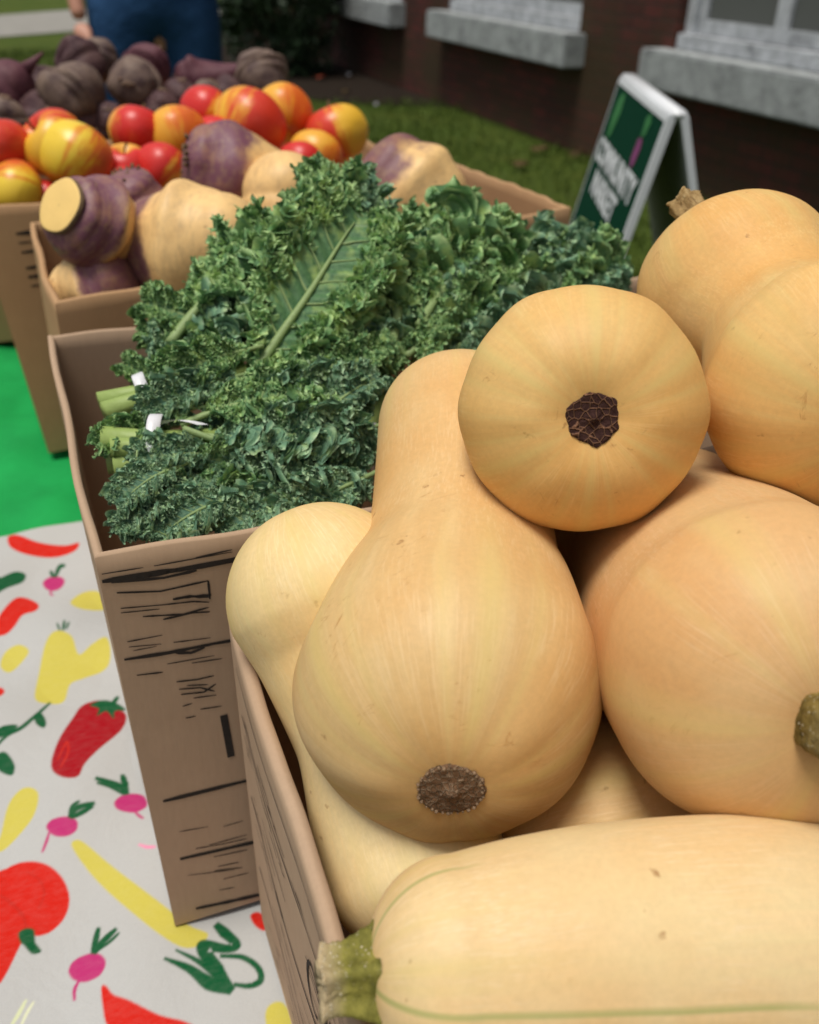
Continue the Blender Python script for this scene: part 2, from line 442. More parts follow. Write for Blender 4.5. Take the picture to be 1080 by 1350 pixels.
def blossom_scar(parent, p, d, r, mat, seed=0, corners=6, rim=True, ang=0.0, rind=(.05, .93, .07, .3)):
    rng = np.random.default_rng(seed); a, b, d = frame(d)
    R_, cap_, dim_, dw_ = rind
    def bowl(rho):
        q = min(rho/R_, .99); return cap_*R_*(sqrt(1-q*q)-1) + dim_*R_*(1-math.exp(-(q/dw_)**2))
    V = []; n = 60; m = 14
    for i in range(m):
        f = i/(m-1)
        for k in range(n):
            th = 2*pi*k/n
            poly = 1.0
            if corners:
                w = 2*pi/corners; q = ((th+ang) % w) - w/2; poly = cos(w/2)/cos(q); poly = .15+.85*poly/.93
            rr = r*f*poly*(1+.04*sin(3*th+seed)+.02*sin(11*th+seed)*f+.012*sin(23*th)*f)
            h = bowl(rr) + .0007 - .0012*(f > .97) + .06*r*(1-f**3) + .22*r*math.exp(-(f/.22)**2) + .022*r*(cos(9*th+6*f)*sin(14*f)+rng.normal()*.4)*(f < .95)
            V.append(p + a*rr*cos(th) + b*rr*sin(th) + d*h)
    V.append(p+d*.3*r)
    o = mesh_obj('blossom_scar', V, grid_faces(m, n, True), mat, parent, True)
    if rim:
        mb = MB()
        for k in range(34):
            th = 2*pi*k/34+rng.uniform(-.06, .06); rr = r*rng.uniform(.88, .99)
            c = p + a*rr*cos(th) + b*rr*sin(th) + d*(bowl(rr)+.0009)
            q = rng.uniform(.03, .075)*r
            mb.tube([c-d*q*.5, c+d*q*.6, c+d*q*1.1], [q, q*.8, q*.1], 6)
        mb.build('corky_rim', M['cork'], o, True)
    return o

def squash_stem(parent, p, d, r, length, mat, seed=0, tip=.72, hint=(0, 0, 1), star=1.0):
    rng = np.random.default_rng(seed); a, b, d = frame(d, hint)
    n = 60; m = 22; V = []; ax = []
    bend = rng.uniform(-.1, .1)
    for i in range(m):
        f = i/(m-1)
        rad = r*(1.0-(1-tip)*min(1, f*1.6)**.8) if f < .8 else r*tip*(1+.10*(f-.8)/.2)
        for k in range(n):
            th = 2*pi*k/n
            rr = rad*(1+star*(.17*cos(5*th+.7)+.05*cos(10*th+1))+.03*rng.normal()*(.3+f))*(1 if star >= 1 else sqrt(max(.05, 1-(f*.93)**5)))
            if f == 0: rr *= 1.05
            V.append(p + a*(rr*cos(th)+bend*length*f*f) + b*rr*sin(th) + d*(length*f+.05*length*sin(3*th+seed)*f)); ax.append(f)
    for f, q in ((.97, .6), (.92, .25), (.90, .02)):
        for k in range(n):
            th = 2*pi*k/n; rr = r*tip*q*(1+.08*rng.normal())
            V.append(p + a*(rr*cos(th)+bend*length) + b*rr*sin(th) + d*(length*f+.03*length*rng.normal())); ax.append(1.0)
    return mesh_obj('stem', V, grid_faces(m+3, n, True), mat, parent, True, attrs={'axial': ax})

def station(s):
    if s[0] == 'w': return np.array(s[1:4]), s[4]
    u, v, r, D = s
    return at_d(u, v, D), r*D/FPX

def squash(label, stations, mat, group='butternut squashes heaped in the nearest box', scar=None, stem=None, **kw):
    st = [station(s) for s in stations]
    root = empty('butternut_squash', st[0][0], label, 'squash', group)
    o, p0, d0, p1, d1, R = revolve('rind', M[mat], root, [s[0] for s in st], [s[1] for s in st], **kw)
    if scar: blossom_scar(root, p0, d0, rind=(R[0], kw.get('cap0'), kw.get('dim0', 0), kw.get('dimw', .25)), **scar)
    if stem: squash_stem(root, p1-d1*stem.pop('sink', .003), d1, **stem)
    return root

# ================================================================== SQUASHES
squash('tan butternut squash with a round brown blossom scar and its neck rising behind',
       [(592, 905, 203, .365), (598, 812, 166, .388), (603, 750, 134, .403), (608, 690, 119, .420), (608, 620, 113, .444), (606, 568, 108, .462)],
       'squash_tan', cap0=.93, cap1=.85, exp1=2.3, dim0=.07, dimw=.30, lobes=5, lobe0=.010, seed=3, wob=.012,
       dir0=camdir(.02, .52, .854), scar=dict(r=.0118, mat=M['scar_brown'], seed=2, corners=0), nu=128)
b_dir = camdir(.05, .20, .98)
bc, bR = station((767, 541, 162, .372))
squash('golden butternut squash on top of the heap, dark hexagonal scar facing out',
       [('w', *bc, bR), ('w', *(bc+b_dir*.035), bR*.96), ('w', *(bc+b_dir*.075), bR*.68), ('w', *(bc+b_dir*.14), bR*.62)],
       'squash_gold', cap0=.80, cap1=.8, dim0=.16, dimw=.33, lobes=6, lobe0=.010, seed=7, wob=.009, phase=.3,
       scar=dict(r=.0100, mat=M['scar_dark'], seed=5, corners=6, rim=False, ang=.3), nu=144,
       stem=dict(r=.011, length=.02, mat=M['dry_stem'], seed=3))
squash('large golden butternut squash whose dry stem stub points at the sandwich board',
       [(1096, 512, 167, .386), (1078, 496, 150, .400), (1032, 438, 106, .438), (994, 400, 117, .462), (968, 374, 127, .476)],
       'squash_gold', cap0=.85, cap1=.84, exp1=2.1, dim0=.05, dim1=.02, lobes=5, lobe0=.012, lobe1=.006, seed=11, wob=.010, dir1=camdir(-.34, .87, .36),
       stem=dict(r=.0070, length=.0195, mat=M['dry_stem'], seed=4, tip=1.05, sink=.003), nu=128)
squash('peach butternut squash with its greenish brown stem facing out at the right edge',
       [(878, 738, 152, .485), (890, 752, 158, .465), (938, 804, 183, .408), (990, 860, 207, .352), (1010, 878, 219, .335)],
       'squash_peach', cap0=.9, cap1=.86, exp1=2.05, dim1=.06, lobes=5, lobe1=.006, seed=13, wob=.010, dir1=camdir(.04, -.20, -.97),
       stem=dict(r=.0112, length=.015, mat=M['stem_brown'], seed=6, tip=.98, sink=.002, star=.35), nu=128)
squash('pale butternut squash standing upside down along the left rim of its box',
       [(428, 788, 129, .410), (454, 850, 117, .408), (500, 960, 113, .398), (526, 1060, 120, .388), (552, 1150, 120, .376)],
       'squash_pale', cap0=.98, cap1=.8, dim0=.02, lobes=5, lobe0=.008, seed=17, wob=.012, nu=112)
squash('cream butternut squash lying across the front with a thick green stem at left',
       [(1400, 1308, 190, .315), (1180, 1278, 172, .308), (1000, 1252, 170, .300), (820, 1258, 168, .294), (700, 1266, 157, .289), (605, 1275, 142, .285)],
       'squash_cream', cap0=.9, cap1=.86, exp1=2.15, dim1=.03, lobes=5, lobe1=.012, seed=23, wob=.010, nu=256,
       stripes=((1.95, .0008, .93, 1.9), (.62, .0009, .35, 1.9)),
       stem=dict(r=.0122, length=.0165, mat=M['stem'], seed=9, tip=.70, sink=.0015))
squash('mostly hidden butternut squash in the gap just above the cream one lying across',
       [(790, 1112, 178, .405), (880, 1100, 172, .410), (1000, 1090, 140, .425), (1090, 1080, 125, .44)],
       'squash_tan', cap0=.9, cap1=.9, lobes=5, lobe0=.008, seed=29, wob=.01)

# ================================================================== CARDBOARD BOXES
def cardboard_box(label, base, top, z0, mat='card', th=.0050, bulge=(.006, .006, .006, .006), strokes=None, extra=None, sag=(0, 0, 0, 0)):
    """base: 4 (x, y) corners, top: 4 (x, y, z) corners, order front-left, front-right, back-right, back-left"""
    root = empty('cardboard_box', (sum(p[0] for p in base)/4, sum(p[1] for p in base)/4, z0), label, 'box', 'cardboard boxes in a row on the tables')
    top = [np.array(p, float) for p in top]; base = [np.array((p[0], p[1], z0+.001)) for p in base]
    surf = []
    for w in range(4):
        i, j = w, (w+1) % 4
        e = top[j]-top[i]; nrm = np.cross(e, (0, 0, 1)); nrm /= np.linalg.norm(nrm)
        def P(f, h, i=i, j=j, nrm=nrm, w=w):
            q = (base[i]*(1-f)+base[j]*f)*(1-h) + (top[i]*(1-f)+top[j]*f)*h
            q = q + nrm*bulge[w]*sin(pi*f)*(.25+.75*h)*(1+.25*sin(5*f+w)) + nrm*.0012*sin(9*f+4*h+w)*sin(pi*f)
            q = q + np.array((0, 0, -sag[w]*sin(pi*f)*h**3))
            return q
        L = np.linalg.norm(e)
        nf, nh = 60, 30
        V = []
        prof = [(h, 0.0) for h in np.linspace(0, 1, nh)] + [(1, a) for a in np.linspace(.15, .85, 6)] + [(h, 1.0) for h in np.linspace(1, 0, nh)]
        for k in range(nf+1):
            for (h, d) in prof:
                f0 = k/nf
                f = f0 + (d*th/L)*(1-2*f0)*1.0         # mitre
                q = P(f, h) - nrm*th*d
                if 0 < d < 1: q = q + np.array((0, 0, th*.28*sin(pi*d))) - nrm*th*.0
                if h > .97: q = q + np.array((0, 0, .0010*sin(37*f+w)*sin(11*f)))
                V.append(q)
        F = grid_faces(nf+1, len(prof))
        mi = [0]*len(F)
        if strokes and w in strokes:
            for poly in strokes[w]:
                pts = [np.array(p[:2]) for p in poly]; wd = [p[2] for p in poly]
                b0 = len(V)
                for a in range(len(pts)):
                    t = pts[min(a+1, len(pts)-1)]-pts[max(a-1, 0)]
                    H = top[i][2]-base[i][2]
                    tl = np.array((t[0]*L, t[1]*H)); tl /= max(np.linalg.norm(tl), 1e-9)
                    nn = np.array((-tl[1]/L, tl[0]/H))
                    for s in (-.5, .5):
                        q = pts[a]+nn*wd[a]*s
                        V.append(P(q[0], q[1]) + nrm*.0004)
                for a in range(len(pts)-1):
                    F.append((b0+2*a, b0+2*a+2, b0+2*a+3, b0+2*a+1)); mi.append(1)
        mesh_obj('side_panel', V, F, [M[mat], M['ink']], root, True, mi)
        surf.append(P)
    mb = MB(); mb.add([b + np.array((0, 0, .002)) for b in base], [(0, 1, 2, 3)])
    mb.build('bottom_panel', M[mat], root)
    return root, surf

rs = random.Random(5)
def seg(f0, h0, f1, h1, w, n=6, wav=0.0, taper=True):
    out = []
    for k in range(n+1):
        t = k/n; ww = w*(.35+.65*sin(pi*min(max(t, .06), .94))**.5 if taper else 1)
        out.append((f0+(f1-f0)*t, h0+(h1-h0)*t+wav*sin(2.5*pi*t+f0*40), ww*rs.uniform(.75, 1.2)))
    return out
def plank_print(f_lo, f_hi, hs, rs, dens=1.0, knots=()):
    """printed picture of a wooden crate: thick plank lines with grain strokes"""
    S = []
    for h in hs:
        S.append(seg(f_lo, h, f_hi, h+.002, .0042, 14, .0015, False))
        x = f_lo
        while x < f_hi:
            for _ in range(int(5*dens)):
                a = x+rs.uniform(0, .10); l = rs.uniform(.03, .10); d = rs.choice((-1, 1))*rs.uniform(.008, .055)
                if a+l < f_hi: S.append(seg(a, h+d, a+l, h+d+rs.uniform(-.004, .004), rs.uniform(.0006, .0014), 6, .002))
            x += .12
    for (kx, ky) in knots:
        for q in range(7):
            r = .006+.004*q
            S.append([(kx+r*1.3*cos(t)*.8, ky+r*sin(t), .0012) for t in np.linspace(.4*q, .4*q+3.6, 10)])
            S.append(seg(kx-.10+.01*q, ky+.02-.006*q, kx-.012, ky+.012-.004*q, .0013, 6, .003))
    return S

# print measured on the front of the kale box (photo pixels -> the real panel)
BX0, BX1, BY0, BY1 = .008, .508, .378, .668
def kale_px(u, v):
    p = at_y(u, v, BY0); return ((p[0]-BX0-.009)/(BX1-BX0), (p[2]-TABLE)/(RIM-TABLE))
def kstroke(pts, w, wav=0):
    out = []
    for a in range(len(pts)-1):
        for k in range(4):
            t = k/4; u = pts[a][0]*(1-t)+pts[a+1][0]*t; v = pts[a][1]*(1-t)+pts[a+1][1]*t
            out.append((*kale_px(u, v), w*rs.uniform(.7, 1.15)))
    out.append((*kale_px(*pts[-1]), w*.5)); out[0] = (*out[0][:2], w*.6)
    if w > .0045: out = [(a, b, w) for a, b, _ in out]
    return out
KP = []
for pts, w in [([(160, 762), (220, 752), (290, 741), (420, 716)], .0036), ([(172, 763), (240, 757), (283, 747)], .0022), ([(205, 757), (262, 746), (330, 733)], .0030),
               ([(160, 752), (214, 743)], .0008), ([(228, 741), (330, 722)], .0009), ([(282, 730), (330, 719)], .0010),
               ([(178, 777), (235, 775), (297, 761)], .0017), ([(297, 761), (298, 786)], .0016), ([(250, 786), (272, 782), (297, 783)], .0022), ([(258, 784), (300, 780)], .0020),
               ([(182, 798), (240, 793), (276, 789), (297, 790)], .0011), ([(182, 804), (232, 799)], .0009), ([(210, 809), (262, 806), (296, 797)], .0013), ([(236, 813), (275, 804), (297, 803)], .0016),
               ([(188, 843), (234, 834)], .0010), ([(190, 850), (232, 846)], .0008), ([(195, 855), (226, 849)], .0007), ([(248, 844), (296, 838)], .0009),
               ([(183, 867), (240, 858), (300, 846), (420, 825)], .0027), ([(250, 858), (270, 858), (288, 851)], .0022), ([(198, 888), (232, 884)], .0013), ([(238, 873), (300, 862)], .0009), ([(270, 872), (310, 866)], .0009),
               ([(249, 897), (276, 894), (298, 889)], .0012), ([(252, 907), (280, 905), (298, 910)], .0012), ([(254, 914), (284, 911), (300, 900)], .0013), ([(262, 902), (290, 901)], .0010), ([(255, 930), (268, 926)], .0009), ([(278, 934), (306, 930)], .0010), ([(258, 946), (272, 943)], .0009), ([(270, 919), (300, 915)], .0010),
               ([(308, 942), (315, 998)], .0050), ([(223, 1058), (322, 1033), (420, 1010)], .0036), ([(242, 1099), (280, 1092)], .0008), ([(300, 1092), (326, 1084)], .0009),
               ([(241, 1136), (330, 1115), (420, 1094)], .0040), ([(262, 1122), (300, 1115), (330, 1108)], .0009), ([(280, 1117), (330, 1103)], .0010), ([(285, 1133), (330, 1123)], .0010), ([(250, 1158), (312, 1150)], .0007), ([(290, 1146), (318, 1140)], .0010), ([(285, 1152), (322, 1147)], .0012), ([(296, 1163), (330, 1154)], .0010), ([(290, 1178), (310, 1174)], .0009),
               ([(258, 1203), (300, 1194), (342, 1184), (430, 1164)], .0036)]:
    KP.append(kstroke(pts, w))
# w in KP is metres across
KP = [[(a, b, w*.8) for a, b, w in s] for s in KP]
rs2 = random.Random(8)
KP += plank_print(.26, .96, [.93, .74, .42, .24, .09], rs2, 1.0, [(.5, .83), (.8, .33)])

# the nearest box: long side panel seen at a grazing angle
AX0, AX1, AY0, AY1 = .0555, .550, .066, .364
rs3 = random.Random(3)
AP = []
for h, w in ((.80, .0014), (.55, .0022), (.30, .0018), (.93, .0010)):
    AP.append(seg(.05, h, .95, h+.01, w, 20, .003, False))
for _ in range(120):
    a = rs3.uniform(.05, .85); h = rs3.uniform(.06, .95); l = rs3.uniform(.02, .10)
    AP.append(seg(a, h, a+l, h+rs3.uniform(-.006, .006), rs3.uniform(.0006, .0013), 6, .002))
def scrawl(f, h, s):                    # parts of big printed letter shapes, not readable
    AP.append([(f+s*.4*cos(t), h+s*sin(t), .0020) for t in np.linspace(.6, 5.2, 16)])
    AP.append(seg(f+s*.7, h-s, f+s*.9, h+s, .0022, 4)); AP.append(seg(f+s*.7, h+s*.1, f+s*1.3, h+s*.9, .0018, 4))
for f, h, q in ((.71, .66, .075), (.60, .68, .055), (.66, .42, .06), (.47, .66, .07)): scrawl(f, h, q)
for f, h, q in ((.655, .67, .06), (.54, .67, .07), (.59, .42, .05)):
    AP.append(seg(f, h-q, f+.01, h+q, .0022, 4)); AP.append(seg(f+.01, h+q, f+.045, h-q*.9, .0018, 5, .01)); AP.append(seg(f-.01, h, f+.04, h+.01, .0014, 4))
DP = []
for k, h in enumerate((.90, .865, .83, .77, .735, .70)):
    DP.append(seg(.065, h, .065+(.055, .04, .045, .05, .06, .035)[k], h+.002, (.0042, .002, .003, .003, .0045, .002)[k], 5))
DP += plank_print(.18, .92, [.88, .7, .5, .3], random.Random(4), .7)
CP = [seg(.12, .89, .42, .895, .0022, 8), seg(.3, .86, .6, .862, .0014, 8)]

def strk(d):                          # convert stroke widths in metres
    return d
cardboard_box('cardboard box with printed panels heaped with butternut squash, nearest of the row',
              [(AX0+.006, AY0), (AX1, AY0), (AX1, AY1), (AX0+.012, AY1)],
              [(AX0, AY0, CAMZ-.296), (AX1, AY0, RIM-.03), (AX1, AY1, RIM-.02), tuple(at_z(301, 818, CAMZ-.268))], TABLE+.003, 'card', .0062, (.004, .006, .004, .003), {3: AP})
cardboard_box('cardboard box with printed panels packed with bunches of curly kale',
              [(BX0+.010, BY0), (BX1, BY0), (BX1, BY1), (BX0+.012, BY1)],
              [(BX0, BY0, RIM), (BX1, BY0, RIM), (BX1, BY1, RIM), (BX0, BY1, RIM+.001)], TABLE+.003, 'card', .0042, (.000, .006, .003, .002), {0: KP}, sag=(.002, .002, .003, .002))
CT = [(.018, .737, RIM), (.510, .822, RIM+.021), (.486, 1.070, RIM+.021), (.014, .985, RIM)]
cardboard_box('cardboard box of rutabagas standing askew behind the kale',
              [(p[0], p[1]) for p in CT], CT, TABLE+.003, 'card2', .0052, (.002, .004, .002, .004), {0: CP})
DT = [(-.036, 1.040, RIM+.003), (.470, 1.105, RIM+.003), (.475, 1.40, RIM+.003), (-.04, 1.36, RIM+.003)]
cardboard_box('cardboard box of red and yellow apples behind the rutabagas',
              [(DT[0][0]+.028, 1.030), (.470, 1.105), (.475, 1.40), (-.02, 1.36)], DT, TABLE+.003, 'card2', .0052, (.002, .002, .002, .003), {0: DP})
ET = [(-.13, 1.405, RIM-.01), (.46, 1.42, RIM-.01), (.46, 1.75, RIM-.01), (-.13, 1.73, RIM-.01)]
cardboard_box('cardboard box under the heap of dark beets, farthest of the row',
              [(p[0], p[1]) for p in ET], ET, TABLE+.003, 'card2', .0052)

# ================================================================== RUTABAGAS
def rutabaga(label, u, v, r, y, axis, mat, cut=0.0, seed=0, stretch=1.0, root_len=.0, bark=False):
    c = at_y(u, v, y); R = r*depth(c)/FPX
    a = camdir(*axis)                      # direction of the crown
    root = empty('rutabaga', c, label, 'rutabaga', 'rutabagas in the box behind the kale')
    crown = c + a*R*.42*stretch; tail = c - a*R*.45*stretch
    cen = [crown, c, tail]; rad = [R*.80, R, R*.78]
    if root_len: cen.append(tail-a*root_len*R); rad.append(R*.42)
    o, p0, d0, p1, d1, _ = revolve('skin', M[mat], root, cen, rad, .62 if not cut else .42, .85, exp0=2.3, dim0=0, lobes=5, lobe0=.02, seed=seed, nu=72, nbody=30, ncap=16, wob=.085)
    if cut:
        V = []; e1, e2, dd = frame(d0); rng = np.random.default_rng(seed); n = 40
        prof = [(1.06, -.12, 1), (1.05, -.02, 1), (1.01, .02, 1), (.95, .03, 0), (.5, .04, 0), (.02, .045, 0)]
        for (f, h, _) in prof:
            for k in range(n):
                th = 2*pi*k/n; q = 1+.03*sin(2*th+seed)+.02*sin(5*th)
                V.append(p0 + (e1*cos(th)+e2*sin(th))*cut*R*f*q + dd*(h*R*.6+.002))
        F = grid_faces(len(prof), n, True); mi = [1 if i//n < 2 else 0 for i in range(len(F))]
        mesh_obj('cut_crown', V, F, [M['ruta_cut'], M['ruta_bark']], root, True, mi)
    elif bark:
        mb = MB(); e1, e2, dd = frame(d0); rng = np.random.default_rng(seed)
        for k in range(26):
            th = rng.uniform(0, 6.28); q = rng.uniform(.15, .55)*R
            s = p0+(e1*cos(th)+e2*sin(th))*q - dd*R*.08
            mb.tube([s, s+dd*R*.05+(e1*cos(th)+e2*sin(th))*R*.05, s+dd*R*.07+(e1*cos(th)+e2*sin(th))*R*.1], [R*.05, R*.045, R*.02], 6)
        mb.build('leaf_scars', M['ruta_bark'], root, True)
    return root
rutabaga('purple rutabaga with a round pale yellow cut crown, at the left end of its box', 121, 291, 64, .80, (-.50, .12, -.86), 'ruta_purple', .56, 1)
rutabaga('purple streaked rutabaga tucked behind the one with the round yellow cut crown', 178, 268, 46, .87, (-.2, .5, -.5), 'ruta_purple', 0, 2, bark=True)
rutabaga('large tan rutabaga with purple sides in front of the purple rutabaga', 254, 324, 82, .79, (-.88, .05, .25), 'ruta_tan', 0, 3, 1.3)
rutabaga('small purple and tan rutabaga down in the front left corner of the rutabaga box', 130, 378, 58, .80, (.75, .25, -.25), 'ruta_mixed', 0, 4, 1.05)
rutabaga('dusky purple rutabaga with a rough scarred crown lying just in front of the apples', 304, 224, 60, .92, (-.92, .06, -.30), 'ruta_purple', 0, 5, 1.3, .9, True)
rutabaga('smooth tan rutabaga partly hidden by the topmost kale leaf', 380, 284, 72, .87, (.1, -.8, .3), 'ruta_tan', 0, 6)
rutabaga('big pale rutabaga with a purple shoulder, rightmost in its box', 543, 264, 82, .865, (-.75, .62, -.05), 'ruta_tan', 0, 8, 1.12, .35)
rutabaga('tan rutabaga sunk between its neighbours beside the box wall', 215, 352, 52, .85, (.3, -.6, .4), 'ruta_mixed', 0, 9)

# ================================================================== APPLES
def apple_mesh(seed):
    rng = np.random.default_rng(seed); n = 48; m = 40; V = []; pol = []
    for i in range(m):
        a = pi*i/(m-1)
        for k in range(n):
            th = 2*pi*k/n
            r = sin(a)*(1+.06*cos(a)) ; z = cos(a)*.90
            z -= .34*math.exp(-(r/.30)**2) if a < pi/2 else -.20*math.exp(-(r/.26)**2)
            q = 1+.025*cos(5*th+.5)*(1 if a > pi/2 else .3)+.02*sin(2*th+seed)+.015*sin(3*th+seed*2)
            V.append((r*q*cos(th), r*q*sin(th), z)); pol.append((cos(th), sin(th), z))
    return V, grid_faces(m, n, True), pol
APPLES = [  # u, v, r, y, stem axis in camera terms, spin, material, label
    (2, 192, 34, 1.13, (-.2, .8, -.2), 0.5, 'apple_mix', 'red apple with a yellow shoulder at the left edge of the photo'),
    (70, 190, 40, 1.13, (-.55, .35, -.75), 2.2, 'apple_mix', 'red and yellow apple showing its stem hollow beside the big yellow apple'),
    (99, 208, 45, 1.11, (.4, .85, .2), 1.8, 'apple_yellow', 'big yellow apple in front of the others'),
    (180, 174, 34, 1.20, (.2, .9, -.1), 0.9, 'apple_red', 'plain red apple left of the orange apple'),
    (234, 181, 37, 1.19, (-.3, .8, .3), 1.5, 'apple_orange', 'orange apple between two red ones'),
    (166, 222, 31, 1.13, (.1, .6, -.6), 0.4, 'apple_red', 'pinkish red apple right beside the big yellow apple'),
    (214, 226, 34, 1.12, (.3, .7, .3), -0.8, 'apple_red', 'red apple below the orange apple, left of the dusky rutabaga'),
    (22, 250, 34, 1.10, (-.8, .1, -.5), 1.8, 'apple_yellow', 'yellow orange apple low in the left front corner of the apple box'),
    (62, 262, 24, 1.11, (.2, .8, .1), 0.2, 'apple_red', 'red apple peeping out under the big yellow apple'),
    (163, 252, 30, 1.10, (.2, .8, .3), 0.6, 'apple_red', 'red apple just showing above the streaked purple rutabaga'),
    (272, 150, 33, 1.27, (.3, .8, .2), -0.9, 'apple_red', 'red apple at the back, in front of the beet with a pale neck'),
    (329, 166, 45, 1.21, (.4, .7, .2), 0.9, 'apple_mix', 'largest red apple with a yellow left cheek, above the dusky rutabaga'),
    (374, 151, 36, 1.27, (-.2, .8, .4), 1.6, 'apple_orange', 'orange yellow apple at the back behind the largest red apple'),
    (444, 177, 38, 1.22, (-.3, .8, -.2), -1.2, 'apple_mix', 'red apple with a yellow lower cheek, rightmost in the box'),
    (416, 206, 32, 1.16, (.2, .8, .2), 2.0, 'apple_orange', 'yellow orange apple in front of the rightmost red apple'),
    (396, 216, 28, 1.12, (.1, .9, .1), 0.1, 'apple_red', 'small red apple just above the smooth tan rutabaga'),
    (285, 190, 34, 1.20, (.1, .9, .1), 0.7, 'apple_red', 'red apple half hidden behind the dusky rutabaga'),
]
_am = {}
for i, (u, v, r, y, ax, spin, mt, lab) in enumerate(APPLES):
    c = at_y(u, v, y); R = 1.10*r*depth(c)/FPX
    root = empty('apple', c, lab, 'apple', 'apples in the box behind the rutabagas')
    V, F, pol = apple_mesh(i)
    a, b, d = frame(camdir(*ax), cF)
    V = np.array(V); W = (V[:, :1]*a + V[:, 1:2]*b + V[:, 2:]*d)*R
    th = spin; pol = np.array(pol)
    # the blush side faces a spin angle measured from the viewer
    tv = atan2(-(cF @ b), -(cF @ a)) + spin
    P2 = np.stack([pol[:, 0]*cos(tv)+pol[:, 1]*sin(tv), -pol[:, 0]*sin(tv)+pol[:, 1]*cos(tv), pol[:, 2]], 1)
    mesh_obj('skin', W, F, M[mt], root, True, attrs={'pol': P2}, local=True)
    mb = MB(); s = d*R*.58
    mb.tube([s, s+d*R*.25+a*R*.04, s+d*R*.42+a*R*.12], [R*.045, R*.04, R*.06], 7)
    mesh_obj('stem', mb.V, mb.F, M['twig'], root, True, local=True)

# ================================================================== BEETS
BEETS = [  # u, v, r, y, crown axis, material, tail, label
    (8, 116, 38, 1.50, (-.8, -.6, .2), 'beet_red', 1, 'purple beet with a pointed root at the left edge of the photo'),
    (96, 124, 44, 1.46, (-.5, -.6, -.2), 'beet_dusty', 0, 'largest dark beet with a tan dusty cheek'),
    (106, 84, 34, 1.56, (-.6, .6, .1), 'beet', 0, 'dark beet topmost on the left of the heap behind the largest one'),
    (131, 80, 28, 1.60, (.2, .8, .1), 'beet_dusty', 0, 'brownish beet at the very top of the heap in front of the jeans'),
    (179, 112, 36, 1.50, (-.1, -.3, -.9), 'beet_dusty', 0, 'round grey beet with a ringed crown facing out'),
    (193, 90, 32, 1.57, (.3, .8, .2), 'beet_red', 0, 'reddish beet behind the round grey beet'),
    (236, 128, 24, 1.50, (.2, .5, -.6), 'beet', 0, 'small purple beet right of the round grey beet'),
    (258, 103, 28, 1.56, (-.9, -.15, 0), 'beet_red', 2, 'long purple beet with a pale tapering neck pointing right'),
    (346, 104, 37, 1.52, (-.3, .8, .3), 'beet_dusty', 0, 'half tan half purple beet at the right end of the heap'),
    (270, 130, 25, 1.48, (.4, .7, -.2), 'beet_dusty', 0, 'brown beet just above the red apple at the back'),
    (213, 142, 23, 1.47, (.2, .6, -.4), 'beet', 0, 'grey purple beet just above the orange apple'),
    (4, 158, 30, 1.43, (.2, .7, -.4), 'beet_dusty', 0, 'grey brown beet low at the left edge above the red apple'),
    (146, 160, 24, 1.44, (.2, .2, -.9), 'beet', 0, 'dark beet low in the shadow left of the plain red apple'),
    (52, 160, 36, 1.47, (.3, .6, .4), 'beet', 0, 'dark beet low in the heap under the largest beet'),
    (110, 165, 36, 1.46, (.3, .6, .4), 'beet', 0, 'dark beet behind the big yellow apple'),
    (300, 128, 32, 1.54, (.3, .6, .4), 'beet', 0, 'dark beet wedged between the long beet and the half tan one'),
    (60, 118, 30, 1.56, (.3, .6, .4), 'beet', 0, 'dark beet in the gap between the pointed beet and the largest one'),
]
for i, (u, v, r, y, ax, mt, tail, lab) in enumerate(BEETS):
    c = at_y(u, v, y); R = r*depth(c)/FPX; a = camdir(*ax)
    root = empty('beet', c, lab, 'beet', 'beets heaped behind the apples')
    cen = [c+a*R*.3, c, c-a*R*.35]; rad = [R*.88, R, R*.80]
    if tail == 2: cen += [c-a*R*.9, c-a*R*1.7, c-a*R*2.3]; rad += [R*.62, R*.42, R*.34]
    o, p0, d0, p1, d1, _ = revolve('skin', M[mt], root, cen, rad, .75, .85, exp1=1.7 if tail != 2 else 2, lobes=4, lobe0=.04, seed=i+40, nu=56, nbody=26, ncap=14, wob=.12)
    mb = MB()
    if tail == 1: mb.tube([p1-d1*R*.2, p1+d1*R*.3, p1+d1*R*.8], [R*.30, R*.14, R*.03], 8); mb.build('root_tip', M[mt], root, True)
    mb = MB(); e1, e2, dd = frame(d0); rng = np.random.default_rng(i)
    for k in range(9):
        th = rng.uniform(0, 6.28); q = rng.uniform(.0, .3)*R; s = p0+(e1*cos(th)+e2*sin(th))*q-dd*R*.05
        mb.tube([s, s+dd*R*.13], [R*.07, R*.05], 6)
    mb.build('crown', M['beet_tail'], root, True)

